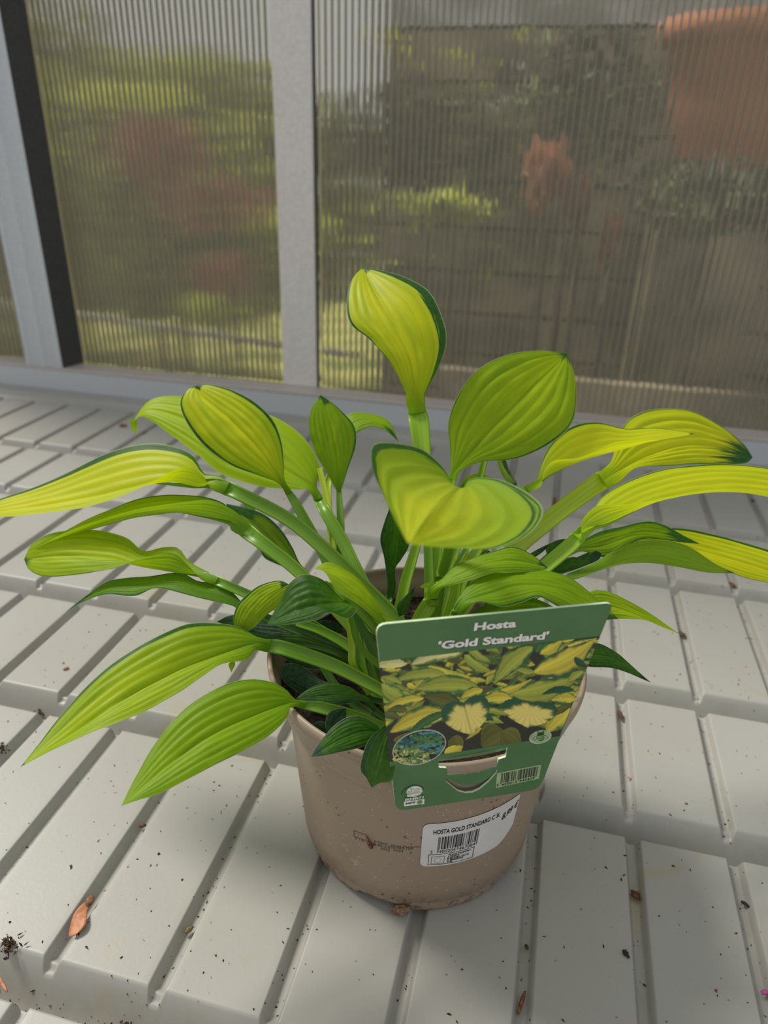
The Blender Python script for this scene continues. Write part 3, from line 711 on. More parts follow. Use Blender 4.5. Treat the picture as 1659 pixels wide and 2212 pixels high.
# bee badge
zb = lambda *p: [(1050 + x / 6.144, 1340 + y / 6.144) for x, y in p]
tagpoly('bee_badge', ellpts(1167, 1591.5, 24.6, 14, -14), .00014, mpale); tagpoly('bee_badge', ellpts(1167, 1591, 23, 12.8, -14), .00018, mmint)
bx_, by_ = 1167, 1590
tagpoly('bee_badge', ellpts(bx_, by_ + 1, 8.2, 9.2, -10, 28), .00024, mgp)
tagpoly('bee_badge', [(bx_ - 7, by_ - 12), (bx_ - 2, by_ - 9), (bx_ + 4, by_ - 10), (bx_ + 8, by_ - 14), (bx_ + 8, by_ - 4), (bx_ - 6, by_ - 2)], .00024, mgp)
for k in range(3): tagpoly('bee_badge', [(bx_ - 7.5 + k * .5, by_ - .5 + k * 3.2), (bx_ + 7.5 - k * .6, by_ - 2.2 + k * 3.2), (bx_ + 7.4 - k * .6, by_ - .9 + k * 3.2), (bx_ - 7.3 + k * .5, by_ + .9 + k * 3.2)], .0003, mmint)
for sx in (-1, 1):
    A_ = ellpts(bx_ + sx * 11.5, by_ + 3 - sx * 1.5, 5.6, 3.6, -40 if sx < 0 else 25, 24); B_ = ellpts(bx_ + sx * 11.5, by_ + 3 - sx * 1.5, 4.4, 2.5, -40 if sx < 0 else 25, 24)
    mesh('bee_badge', [TG(*p, .00022) for p in A_ + [A_[0]]] + [TG(*p, .00022) for p in B_ + [B_[0]]], gridfaces(2, 25), mgp, tagE, smooth=False)

# ================================================================== LEAVES
def leafmat(c0, c1, cm, wl, wr, seed, jag=.16, tip=1.6, trans=.46, vein=1.0, mid=.35, sc=None):
    m, nt, b = newmat('hosta_leaf'); uvn = N(nt, 'ShaderNodeUVMap'); sp = N(nt, 'ShaderNodeSeparateXYZ'); nt.links.new(uvn.outputs[0], sp.inputs[0])
    u = M(nt, 'SUBTRACT', M(nt, 'MULTIPLY', sp.outputs[0], 2), 1); v = sp.outputs[1]; au = M(nt, 'ABSOLUTE', u)
    cb = N(nt, 'ShaderNodeCombineXYZ'); nt.links.new(M(nt, 'MULTIPLY', u, 3.2), cb.inputs[0]); nt.links.new(M(nt, 'MULTIPLY', v, 2.6), cb.inputs[1]); cb.inputs[2].default_value = seed * 1.7
    st = nz(nt, cb.outputs[0], 1.0, 4, .6)
    cb2 = N(nt, 'ShaderNodeCombineXYZ'); nt.links.new(M(nt, 'MULTIPLY', u, 14), cb2.inputs[0]); nt.links.new(M(nt, 'MULTIPLY', v, 3), cb2.inputs[1]); cb2.inputs[2].default_value = seed * 3.1
    st2 = nz(nt, cb2.outputs[0], 1.0, 3, .6)
    c = mixc(nt, M(nt, 'MULTIPLY', sstep(nt, st, .30, .75), .55), c0, c1)
    c = mixc(nt, M(nt, 'MULTIPLY', M(nt, 'POWER', M(nt, 'SUBTRACT', 1, v), 3), .45), c, c1)
    c = mixc(nt, M(nt, 'MULTIPLY', sstep(nt, au, .05, .9), mid), c, c1)
    # veins run as lines of constant u
    vn = M(nt, 'POWER', M(nt, 'ABSOLUTE', M(nt, 'SINE', M(nt, 'MULTIPLY', au, math.pi * 4.5))), .38)
    c = mixc(nt, M(nt, 'MULTIPLY', M(nt, 'SUBTRACT', 1, vn), .27 * vein), c, tuple(x * .62 for x in c1[:3]) + (1,))
    e = M(nt, 'MINIMUM', M(nt, 'SUBTRACT', 1, au), M(nt, 'MULTIPLY', M(nt, 'SUBTRACT', 1, v), .5 / max(tip, .05)))
    wd = M(nt, 'ADD', wl, M(nt, 'MULTIPLY', M(nt, 'GREATER_THAN', u, 0), wr - wl))
    wd = M(nt, 'ADD', wd, M(nt, 'MULTIPLY', M(nt, 'SUBTRACT', st2, .5), jag * 1.7))
    mk = sstep(nt, M(nt, 'SUBTRACT', wd, e), -.012, .022)
    cmv = mixc(nt, sstep(nt, st2, .3, .7), cm, tuple(x * .8 for x in cm[:3]) + (1,))
    if wl + wr > 0: c = mixc(nt, mk, c, cmv)
    c = mixc(nt, M(nt, 'MULTIPLY', sstep(nt, au, .975, .99), .55), c, srgb(206, 222, 150))
    geo = N(nt, 'ShaderNodeNewGeometry')
    oc = objco(nt); fine = nz(nt, oc, 420, 3, .6)
    c = mixc(nt, M(nt, 'MULTIPLY', sstep(nt, fine, .3, .7), .05), c, srgb(205, 222, 90), 'MIX')
    c = mixc(nt, M(nt, 'MULTIPLY', M(nt, 'POWER', M(nt, 'SUBTRACT', 1, v), 8), .95), c, sc or c1)
    cu = mixc(nt, .20, c, srgb(126, 158, 96))
    cc = mixc(nt, geo.outputs['Backfacing'], c, cu)
    nt.links.new(cc, b.inputs['Base Color']); b.inputs['Roughness'].default_value = .46; b.inputs['Specular IOR Level'].default_value = .24
    h = M(nt, 'ADD', M(nt, 'MULTIPLY', st2, .5), M(nt, 'MULTIPLY', fine, .22)); bp = bump(nt, b, h, .25, .0009)
    tr = N(nt, 'ShaderNodeBsdfTranslucent'); hs = N(nt, 'ShaderNodeHueSaturation'); hs.inputs['Saturation'].default_value = 1.12; hs.inputs['Value'].default_value = 1.25
    nt.links.new(c, hs.inputs['Color']); nt.links.new(hs.outputs[0], tr.inputs[0])
    mx = N(nt, 'ShaderNodeMixShader'); mx.inputs[0].default_value = trans
    nt.links.new(b.outputs[0], mx.inputs[1]); nt.links.new(tr.outputs[0], mx.inputs[2]); nt.links.new(mx.outputs[0], nt.nodes['Material Output'].inputs[0])
    return m
YC, YC2 = srgb(226, 226, 36), srgb(184, 206, 28)
LC, LC2 = srgb(182, 208, 22), srgb(140, 180, 18)
GC, GC2 = srgb(146, 182, 16), srgb(106, 150, 12)
KC, KC2 = srgb(58, 110, 26), srgb(38, 84, 26)
MD, MB = srgb(42, 96, 46), srgb(34, 72, 52)
PAL_ = {'Y': (YC, YC2), 'L': (LC, LC2), 'G': (GC, GC2), 'K': (KC, KC2), 'YL': (YC, LC2), 'LG': (LC, GC2), 'LL': (LC, LC2), 'GK': (GC, KC2), 'YG': (YC2, GC2), 'KG': (GC2, KC)}
mstem = {}
STC = {'l': srgb(150, 194, 30), 'g': srgb(112, 162, 22), 'd': srgb(56, 106, 22), 'y': srgb(188, 212, 50)}
def stemmat(k):
    if k in mstem: return mstem[k]
    c = STC[k]
    m, nt, b = newmat('petiole_green'); uvn = N(nt, 'ShaderNodeUVMap'); sp = N(nt, 'ShaderNodeSeparateXYZ'); nt.links.new(uvn.outputs[0], sp.inputs[0])
    st = M(nt, 'SINE', M(nt, 'MULTIPLY', sp.outputs[0], 60)); cc = mixc(nt, M(nt, 'MULTIPLY', sstep(nt, st, -.2, 1), .22), c, tuple(x * .55 for x in c[:3]) + (1,))
    cc = mixc(nt, M(nt, 'MULTIPLY', sp.outputs[1], .10), cc, srgb(206, 216, 140))
    nt.links.new(cc, b.inputs['Base Color']); b.inputs['Roughness'].default_value = .35; b.inputs['Subsurface Weight'].default_value = .0
    tr = N(nt, 'ShaderNodeBsdfTranslucent'); nt.links.new(cc, tr.inputs[0]); mx = N(nt, 'ShaderNodeMixShader'); mx.inputs[0].default_value = .22
    nt.links.new(b.outputs[0], mx.inputs[1]); nt.links.new(tr.outputs[0], mx.inputs[2]); nt.links.new(mx.outputs[0], nt.nodes['Material Output'].inputs[0])
    mstem[k] = m; return m
def petiole(P, W, d0, d1, kind, parent, open_=True):
    """channelled stalk: P pixel path from the blade to the crown, W widths in px"""
    n = max(14, len(P) * 6); Q = catmull(P, n); t = np.linspace(0, 1, n); wpx = np.interp(t, np.linspace(0, 1, len(W)), W)
    if d1 is None:
        Q = catmull([(x, y, dz, ww) for (x, y), dz, ww in zip(P, d0, np.r_[W[:4], np.interp(np.linspace(0, 1, len(P) - 3)[1:], np.linspace(0, 1, len(W) - 3), W[3:])])], n)
        dd = Q[:, 2]; wpx = Q[:, 3]
    else: dd = d0 + (d1 - d0) * t
    C3 = np.array([at(x, y, d) for (x, y), d in zip(Q[:, :2], dd)])
    V, UV = [], []; ns = 14
    for i in range(n):
        T = C3[min(i + 1, n - 1)] - C3[max(i - 1, 0)]; T /= np.linalg.norm(T)
        r = ray(Q[i, 0], Q[i, 1]); r /= np.linalg.norm(r); side = np.cross(T, -r); side /= np.linalg.norm(side)
        up = np.cross(side, T); up /= np.linalg.norm(up)
        if up @ np.array((0, -.2, 1)) < 0: up = -up
        tocam = -r; up2 = up * .6 + tocam * .6; up2 -= T * (up2 @ T); up2 /= np.linalg.norm(up2); side = np.cross(T, up2)
        hw = wpx[i] * dd[i] / FPX / 2
        for k in range(ns):
            if k < 9:  a = math.pi * k / 8; x, y = math.cos(a), -math.sin(a) * .75
            else:      s = (k - 8) / 6; x = -1 + 2 * s; y = -.38 * (1 - x * x)
            V.append(C3[i] + side * x * hw + up2 * y * hw); UV.append((k / ns, t[i]))
    return mesh('petiole', V, gridfaces(n, ns, True), stemmat(kind), parent, uv=UV)
LEAFN = [0]
def leaf(Mp, Lp, Rp, d, oL=0., oR=0., pal='L', cm=MD, wl=.12, wr=.12, jag=.10, tip=1.4, camber=.12, stem=None, sw=(18, 20, 24), sd=None, sk='g', relief=1., trans=.46, mid=.35, label=None, wave=0., flip=False):
    LEAFN[0] += 1; sd_ = LEAFN[0]
    Mp, Lp, Rp = list(Mp), list(Lp), list(Rp)
    if stem and sw[0] >= 14:      # the blade runs down its stalk as a narrowing wing
        m0 = np.array(Mp[0], float); dr = np.array(stem[0], float) - m0; Ls = np.linalg.norm(dr); dr /= Ls; ex = m0 + dr * min(30, .8 * Ls)
        nn_ = np.array((dr[1], -dr[0])); nn_ = nn_ if np.dot(nn_, np.array(Lp[0]) - np.array(Rp[0])) > 0 else -nn_
        Lp = [tuple(m0 + nn_ * sw[0] * .50)] + Lp; Rp = [tuple(m0 - nn_ * sw[0] * .50)] + Rp; Mp = [tuple(ex)] + Mp
        stem = [p for p in stem if np.dot(np.array(p) - ex, dr) > 6]
    nv, nu = 44, 21
    q = catmull(Mp, nv); b0 = np.array(Mp[0], float); bd = (q[2] - q[0]); bd /= np.linalg.norm(bd); hw0 = (sw[0] * .42 if stem else 2.0)
    bn = np.array((bd[1], -bd[0])) * hw0
    if np.dot(bn, np.mean(np.array(Lp), 0) - np.mean(np.array(Rp), 0)) < 0: bn = -bn
    Lq = catmull([tuple(b0 + bn)] + list(Lp) + [Mp[-1]], nv); Rq = catmull([tuple(b0 - bn)] + list(Rp) + [Mp[-1]], nv)
    t = np.linspace(0, 1, nv); d0, dm, d1 = d; qd = d0 * (1 - t) * (1 - 2 * t) + dm * 4 * t * (1 - t) + d1 * t * (2 * t - 1)
    s = np.sin(math.pi * t) ** .8
    g = np.random.default_rng(sd_); p1, p2 = g.uniform(0, 6, 2)
    rip = wave * np.sin(t * 16 + p1) * s
    M3 = np.array([at(x, y, a) for (x, y), a in zip(q, qd)]); L3 = np.array([at(x, y, a) for (x, y), a in zip(Lq, qd + oL * s + rip)])
    R3 = np.array([at(x, y, a) for (x, y), a in zip(Rq, qd + oR * s + wave * np.sin(t * 14 + p2) * s)])
    G = np.zeros((nv, 2 * nu + 1, 3)); U = np.linspace(-1, 1, 2 * nu + 1)
    for j, u in enumerate(U):
        e = L3 if u < 0 else R3; G[:, j] = M3 + abs(u) * (e - M3)
    du = np.gradient(G, axis=1); dv = np.gradient(G, axis=0)
    nl, nr_ = np.cross((M3 - L3), np.gradient(M3, axis=0)), np.cross((R3 - M3), np.gradient(M3, axis=0))
    def nrm(a): return a / (np.linalg.norm(a, axis=-1, keepdims=True) + 1e-12)
    nl, nr_ = nrm(nl), nrm(nr_)
    for j, u in enumerate(U):
        k = (u + 1) / 2; k = k * k * (3 - 2 * k); nn = nrm(nl * (1 - k) + nr_ * k); e = L3 if u < 0 else R3; wdt = np.linalg.norm(e - M3, axis=1)
        au = abs(u); rid = (abs(math.sin(au * math.pi * 4.5)) ** .6 - .5) * .0012 * relief * np.clip(wdt / .022, 0, 1) * (1 - au ** 6) * s
        blis = np.array([mn.noise(Vector((u * 4 + sd_ * 9, tt * 9, sd_))) for tt in t]) * .0007 * relief * s * np.clip(wdt / .02, 0, 1)
        G[:, j] += nn * ((camber * 4 * au * (1 - au) * .5 * wdt) + rid + blis)[:, None]
    V = G.reshape(-1, 3); UV = np.array([((u + 1) / 2, tt) for tt in t for u in U])
    F = gridfaces(nv, 2 * nu + 1)
    # top side must look up / to the light
    fn = np.cross(G[nv // 2, -1] - G[nv // 2, 0], G[-1, nu] - G[0, nu])
    c0, c1 = PAL_[pal]; vs_ = float(min(1, max(.25, np.linalg.norm(L3 - M3, axis=1).max() / .024)))
    if flip: F = [f[::-1] for f in F]
    o = mesh('leaf', V, F, leafmat(c0, c1, cm, wl, wr, sd_, jag, tip, trans, vs_, mid, STC[sk] if stem else None), ph, uv=UV)
    if label: o['label'] = label
    if stem:
        k3, k2, k1 = q[12], q[6], q[3]
        PD = [tuple(k3), tuple(k2), tuple(k1), tuple(q[0])] + list(stem); s0 = sw[0]
        DD = [qd[12] + .0012, qd[6] + .0015, qd[3] + .0012, d0 + .0004] + list(d0 + (((sd if sd else .44) - d0) * np.linspace(0, 1, len(stem) + 1))[1:])
        petiole(PD, [1.5, s0 * .35, s0 * .65, s0 * .95] + list(sw[1:]) , DD, None, sk, o)
    return o
exec_leaves = True
# A tall centre leaf
leaf([(897, 862), (885, 780), (848, 700), (808, 630), (784, 577)], [(876, 848), (846, 790), (800, 735), (757, 700), (749, 650), (760, 604)], [(918, 850), (945, 800), (964, 742), (957, 690), (925, 628), (862, 594)],
     (.47, .465, .50), .004, .004, 'YL', MD, .07, .20, .18, .12, .15, [(905, 910), (912, 970), (922, 1100), (930, 1250), (930, 1420)], (42, 44, 38, 26, 24, 26), .45, 'l', label='tall upright yellow leaf with dark green edge')
# B right upright
leaf([(984, 1015), (1035, 955), (1100, 885), (1170, 815), (1226, 764)], [(972, 965), (968, 915), (988, 855), (1030, 800), (1090, 768), (1160, 757)], [(1040, 998), (1120, 990), (1190, 958), (1235, 915), (1246, 860), (1240, 805)],
     (.46, .475, .50), 0, 0, 'LG', MD, .05, .05, .10, .5, .12, [(975, 1040), (955, 1100), (935, 1250), (925, 1420)], (22, 30, 24, 24), .45, 'l', relief=1.6, label='broad plain green leaf with deep ribs')
# C back left
leaf([(674, 1052), (600, 1005), (500, 955), (400, 905), (320, 885), (284, 915)], [(645, 1058), (560, 1050), (480, 1025), (430, 985), (370, 940), (310, 900)], [(691, 1010), (660, 950), (600, 905), (500, 870), (400, 856), (325, 864)],
     (.50, .525, .55), -.012, .018, 'LL', MD, .0, .0, .1, 1, .14, [(700, 1100), (740, 1170), (775, 1240), (850, 1380)], (22, 28, 28, 24), .455, 'g', label='light green leaf with a curled tip')
leaf([(288, 903), (284, 920), (294, 938)], [(281, 912), (286, 930)], [(296, 908), (297, 925)], (.55, .549, .548), 0, 0, 'LL', MD, 0, 0)
# D left upright with margin
leaf([(608, 1040), (565, 975), (505, 912), (445, 862), (425, 833)], [(560, 1027), (500, 1005), (440, 962), (403, 912), (389, 872), (402, 843)], [(613, 1000), (608, 955), (590, 908), (550, 868), (500, 842), (458, 831)],
     (.47, .465, .48), .004, .004, 'YL', MD, .09, .11, .07, .2, .16, [(640, 1090), (690, 1180), (740, 1270), (850, 1400)], (16, 22, 24, 24), .45, 'g', relief=1.3, label='upright yellow-green leaf with a thin dark edge')
# E small upright
leaf([(732, 1060), (727, 990), (714, 920), (692, 853)], [(708, 1025), (680, 975), (667, 920), (673, 882)], [(752, 1012), (769, 960), (765, 920), (738, 888), (712, 866)],
     (.50, .50, .505), .002, .002, 'G', MD, .04, .10, .05, .6, .14, [(736, 1130), (742, 1220), (800, 1330), (880, 1420)], (12, 18, 18, 18), .46, 'g')
# F behind E
leaf([(740, 960), (762, 915), (800, 905), (840, 922), (862, 955)], [(736, 925), (752, 895), (792, 892), (838, 908)], [(765, 940), (800, 923), (832, 930)], (.535, .54, .53), .01, -.006, 'G', MD, .0, .1, camber=.08,
     stem=[(725, 1010), (708, 1050), (720, 1180), (760, 1290), (860, 1400)], sw=(12, 16, 16, 18), sd=.46, sk='y')
# G long yellow left
leaf([(462, 1042), (430, 1051), (370, 1040), (300, 1052), (200, 1075), (100, 1092), (0, 1105), (-70, 1118)], [(440, 1030), (395, 1009), (300, 1056), (200, 1092), (100, 1108), (0, 1117)], [(440, 1022), (418, 985), (380, 966), (320, 958), (250, 972), (170, 1008), (90, 1047), (0, 1078)],
     (.455, .47, .49), -.014, .02, 'Y', MD, .0, .17, .08, .2, .06, [(520, 1068), (620, 1120), (700, 1185), (780, 1262), (860, 1345), (900, 1420)], (34, 30, 30, 32, 34, 30), .43, 'g', label='long arching yellow leaf reaching past the left edge')
# H long folded
leaf([(508, 1128), (440, 1114), (370, 1107), (290, 1118), (200, 1142), (110, 1172), (38, 1206)], [(500, 1100), (455, 1081), (380, 1087), (270, 1107), (150, 1147), (80, 1183)], [(495, 1098), (458, 1077), (400, 1069), (320, 1073), (230, 1103), (150, 1142), (80, 1182)],
     (.445, .46, .475), -.012, .014, 'LG', MD, .02, .08, .05, .2, .05, [(560, 1168), (630, 1222), (700, 1290), (800, 1400)], (36, 30, 26, 26), .42, 'g', label='long folded light green leaf drooping to the left')
# I left rounded twisted
leaf([(440, 1243), (380, 1236), (300, 1222), (230, 1205), (140, 1200), (52, 1208)], [(405, 1220), (372, 1195), (310, 1205), (245, 1228), (170, 1241), (100, 1246), (64, 1232)], [(408, 1212), (385, 1184), (350, 1182), (310, 1190), (270, 1160), (200, 1145), (120, 1150), (70, 1175)],
     (.43, .45, .47), -.012, .014, 'YG', MD, .04, .02, .06, .5, .08, [(485, 1262), (545, 1288), (640, 1330), (760, 1400)], (22, 20, 20, 20), .42, 'g')
# J left dark
leaf([(522, 1312), (460, 1285), (390, 1262), (330, 1265), (240, 1268), (190, 1290), (142, 1322)], [(500, 1308), (430, 1292), (370, 1276), (330, 1272), (290, 1288), (230, 1284), (180, 1300)], [(508, 1285), (478, 1260), (430, 1256), (390, 1237), (330, 1244), (240, 1254), (185, 1288)],
     (.42, .435, .455), -.008, .012, 'KG', MD, .14, .20, .1, .4, .1, [(600, 1345), (700, 1385), (800, 1430)], (18, 20, 20), .42, 'd')
# K front left big
leaf([(552, 1390), (480, 1412), (380, 1450), (260, 1515), (150, 1590), (44, 1657)], [(535, 1425), (480, 1434), (440, 1460), (380, 1500), (300, 1542), (200, 1582), (110, 1622)], [(542, 1368), (500, 1350), (430, 1345), (380, 1356), (300, 1396), (215, 1455), (140, 1535), (80, 1612)],
     (.405, .375, .345), -.010, .012, 'YG', MD, .02, .10, .06, .1, .12, [(620, 1402), (720, 1437), (800, 1478), (860, 1510)], (30, 32, 28, 26), .40, 'g', label='large drooping yellow-green leaf at the front left, uppermost of two')
leaf([(505, 1428), (498, 1442), (500, 1453)], [(494, 1434), (496, 1444)], [(508, 1436), (503, 1446)], (.40, .40, .40), 0, 0, 'LG', MD, 0, 0)
# L front left lower
leaf([(630, 1518), (560, 1540), (460, 1585), (360, 1655), (262, 1741)], [(618, 1553), (580, 1590), (520, 1625), (440, 1665), (350, 1712), (300, 1728)], [(626, 1496), (592, 1475), (540, 1467), (480, 1481), (400, 1530), (338, 1602), (292, 1680)],
     (.385, .36, .335), -.008, .010, 'G', MD, .03, .04, .04, .1, .14, [(700, 1530), (770, 1550), (830, 1575)], (20, 30, 28), .385, 'g', label='drooping green leaf below the large front left one')
# M centre left
leaf([(748, 1302), (700, 1305), (650, 1315), (605, 1335), (574, 1352)], [(772, 1314), (752, 1336), (715, 1325), (680, 1340), (625, 1349)], [(735, 1292), (705, 1258), (662, 1240), (625, 1260), (606, 1298)],
     (.385, .38, .38), -.008, .012, 'K', MB, .06, .04, .05, .6, .15, [(760, 1340), (780, 1400), (850, 1460)], (12, 14, 16), .41, 'g')
# N yellow behind M
leaf([(520, 1368), (540, 1330), (575, 1290), (624, 1262)], [(503, 1352), (510, 1312), (530, 1288), (562, 1264), (602, 1254)], [(548, 1356), (572, 1332), (606, 1305), (620, 1280)], (.41, .405, .40), .004, .0, 'YG', MD, .12, .0, .08, .5, .12,
     [(600, 1385), (700, 1400), (820, 1450)], (12, 14, 16), .42, 'd')
# O light centre leaf
leaf([(845, 1352), (800, 1290), (745, 1245), (679, 1228)], [(810, 1335), (770, 1303), (727, 1275), (702, 1237)], [(823, 1325), (805, 1289), (775, 1251), (742, 1228), (708, 1214)], (.385, .385, .39), -.004, .008, 'LG', MD, .0, .0, .05, .3, .12,
     [(850, 1400), (880, 1450)], (20, 18), .40, 'g', label='bright green young leaf in the centre')
leaf([(800, 1320), (822, 1330), (856, 1344)], [(812, 1345), (835, 1352)], [(812, 1322), (835, 1330)], (.383, .383, .382), 0, 0, 'LG', MD, 0, 0)
# P dark under K stalk
leaf([(768, 1450), (700, 1410), (620, 1390), (548, 1382)], [(725, 1448), (681, 1447), (640, 1438), (603, 1415), (570, 1395)], [(740, 1420), (716, 1392), (681, 1369), (640, 1362), (590, 1368)], (.415, .425, .425), -.004, .006, 'K', MB, .12, .20, .06, .6, .12,
     [(800, 1480), (860, 1510)], (16, 18), .42, 'd', label='dark green leaf crossed by a stalk')
# Q dark blue in pot
leaf([(712, 1480), (670, 1470), (640, 1455), (610, 1440)], [(690, 1495), (655, 1499), (622, 1480), (608, 1460)], [(690, 1466), (661, 1444), (640, 1434), (618, 1433)], (.405, .41, .41), -.003, .005, 'K', MB, .5, .5, .1, 1, .14,
     [(760, 1500), (840, 1520)], (12, 14), .41, 'd', label='dark bluish leaf down inside the pot')
# R
leaf([(792, 1512), (750, 1500), (700, 1503), (640, 1509)], [(760, 1518), (719, 1524), (680, 1520), (655, 1514)], [(781, 1500), (757, 1485), (724, 1477), (685, 1480), (655, 1496)], (.39, .39, .39), -.003, .004, 'K', MB, .25, .03, .05, .5, .12,
     [(815, 1540), (850, 1565)], (14, 16), .39, 'd')
# S front, over the rim
leaf([(822, 1580), (780, 1580), (730, 1600), (672, 1635)], [(800, 1605), (770, 1617), (740, 1624), (700, 1632)], [(808, 1562), (775, 1546), (742, 1553), (712, 1577), (686, 1610)], (.355, .35, .345), -.003, .004, 'K', MB, .14, .16, .08, .6, .14,
     [(850, 1590)], (12, 14), .365, 'd', label='small dark green leaf lying over the pot rim')
# T torn leaf by the tag
leaf([(850, 1560), (835, 1600), (822, 1650), (803, 1702)], [(832, 1567), (806, 1587), (789, 1613), (778, 1660), (791, 1680)], [(860, 1590), (856, 1630), (848, 1684), (820, 1692)], (.345, .342, .342), 0, 0, 'K', MB, .26, .02, .05, .1, .10,
     label='small leaf with a torn tip beside the tag', relief=1.6)
# small dark leaves inside pot front
leaf([(712, 1590), (695, 1580), (675, 1566)], [(708, 1600), (690, 1592)], [(712, 1565), (690, 1558)], (.375, .376, .376), 0, 0, 'K', MB, .3, .3)
leaf([(712, 1588), (722, 1560), (748, 1530)], [(703, 1568), (708, 1542), (725, 1532)], [(730, 1578), (742, 1560), (748, 1545)], (.372, .374, .376), 0, 0, 'K', MB, .3, .3)
leaf([(690, 1365), (620, 1352), (540, 1345), (468, 1343)], [(640, 1392), (560, 1382), (500, 1355)], [(680, 1345), (600, 1335), (507, 1328)], (.43, .435, .44), -.006, .006, 'K', MB, .3, .3, .05, 1, .1, [(760, 1400), (830, 1440)], (14, 16), .43, 'd')
leaf([(740, 1365), (705, 1350), (670, 1350)], [(725, 1372), (690, 1368)], [(725, 1345), (695, 1340)], (.43, .43, .43), 0, 0, 'K', MB, .3, .3)
# V upright dark centre
leaf([(846, 1262), (858, 1200), (862, 1140), (850, 1060)], [(834, 1235), (829, 1202), (821, 1165), (830, 1128), (840, 1100)], [(853, 1230), (868, 1207), (884, 1177), (886, 1130), (870, 1080)], (.465, .465, .455), 0, 0, 'K', MB, .16, .12, .05, .5, .12,
     [(840, 1300), (850, 1380), (890, 1430)], (18, 16, 18), .455, 'd', label='dark upright leaf behind the blurred front leaf')
# W blurred front leaf
leaf([(990, 1052), (960, 1075), (925, 1115), (882, 1176)], [(952, 1003), (905, 968), (845, 955), (803, 964), (810, 1028), (838, 1090), (862, 1140)], [(1020, 1033), (1080, 1036), (1145, 1068), (1174, 1104), (1145, 1152), (1075, 1184), (985, 1183), (925, 1179)],
     (.345, .285, .215), .022, .010, 'YL', MD, .12, .09, .18, .10, .20, [(985, 1090), (970, 1180), (950, 1260), (930, 1400)], (24, 24, 24, 24), .43, 'g', mid=.75, label='large blurred yellow and green leaf pointing at the viewer')
# X right curl
leaf([(1165, 1042), (1184, 1028), (1218, 1011), (1268, 991), (1325, 975), (1400, 955), (1502, 937)], [(1168, 1005), (1188, 962), (1230, 924), (1285, 911), (1350, 926), (1420, 924)], [(1172, 1022), (1184, 1002), (1200, 993), (1250, 989), (1300, 968), (1340, 953), (1430, 949)],
     (.47, .485, .50), .014, -.012, 'Y', MD, .08, .04, .07, .2, .08, [(1130, 1062), (1080, 1110), (1010, 1230), (950, 1400)], (18, 22, 22, 24), .45, 'l', label='curled yellow leaf on the right, uppermost of the arching ones')
# Y behind X
leaf([(1328, 1022), (1400, 985), (1480, 962), (1560, 965), (1626, 988)], [(1324, 985), (1338, 935), (1370, 898), (1430, 882), (1500, 890), (1560, 922), (1605, 958)], [(1375, 1011), (1440, 1007), (1500, 1003), (1570, 1004), (1612, 1000)],
     (.50, .525, .55), .012, -.008, 'Y', MD, .05, .07, .10, 1.6, .12, [(1280, 1052), (1200, 1112), (1110, 1188), (1030, 1270), (950, 1400)], (46, 40, 38, 36, 30), .45, 'y', relief=1.5, label='broad yellow leaf with a dark green tip on the right')
# Z long yellow right
leaf([(1268, 1140), (1310, 1130), (1365, 1105), (1430, 1080), (1520, 1062), (1610, 1058), (1700, 1068), (1790, 1085)], [(1288, 1090), (1325, 1056), (1385, 1028), (1460, 1009), (1550, 1002), (1640, 1008), (1720, 1028)], [(1278, 1100), (1300, 1090), (1350, 1090), (1430, 1080), (1510, 1066), (1600, 1064), (1700, 1080)],
     (.43, .45, .46), .016, -.010, 'Y', MD, .05, .0, .09, .2, .08, [(1230, 1180), (1180, 1222), (1090, 1300), (980, 1400)], (34, 34, 30, 26), .43, 'l', label='long arching yellow leaf reaching past the right edge')
# AA dark streaked right
leaf([(1242, 1188), (1300, 1180), (1370, 1158), (1440, 1160), (1513, 1175)], [(1290, 1150), (1345, 1137), (1397, 1126), (1435, 1134), (1475, 1156)], [(1264, 1192), (1302, 1204), (1332, 1201), (1358, 1178), (1390, 1164), (1430, 1166), (1475, 1172)], (.44, .455, .465), .008, -.006, 'GK', MD, .25, .2, .15, .5, .1,
     [(1180, 1225), (1080, 1300), (980, 1400)], (14, 16, 18), .43, 'd')
# BB grey-green underside
leaf([(1228, 1248), (1290, 1230), (1345, 1210), (1400, 1200), (1480, 1215), (1588, 1238)], [(1285, 1215), (1325, 1190), (1375, 1170), (1440, 1168), (1490, 1182), (1545, 1218)], [(1255, 1248), (1300, 1231), (1345, 1219), (1400, 1216), (1460, 1224), (1530, 1237)], (.425, .44, .45), .008, -.004, 'G', MD, .05, .05, .05, .5, .1,
     [(1150, 1290), (1000, 1390)], (16, 20), .42, 'd', flip=True)
# CC yellow far right
leaf([(1380, 1165), (1450, 1175), (1530, 1195), (1620, 1220), (1750, 1262)], [(1420, 1142), (1480, 1142), (1540, 1154), (1600, 1170), (1680, 1195), (1730, 1225)], [(1430, 1195), (1500, 1205), (1560, 1230), (1620, 1251), (1700, 1264)], (.47, .475, .47), .008, -.006, 'Y', MD, .14, .04, .06, .3, .1,
     [(1300, 1190), (1200, 1240), (1000, 1390)], (14, 16, 18), .44, 'd', label='yellow leaf tip leaving the frame low on the right')
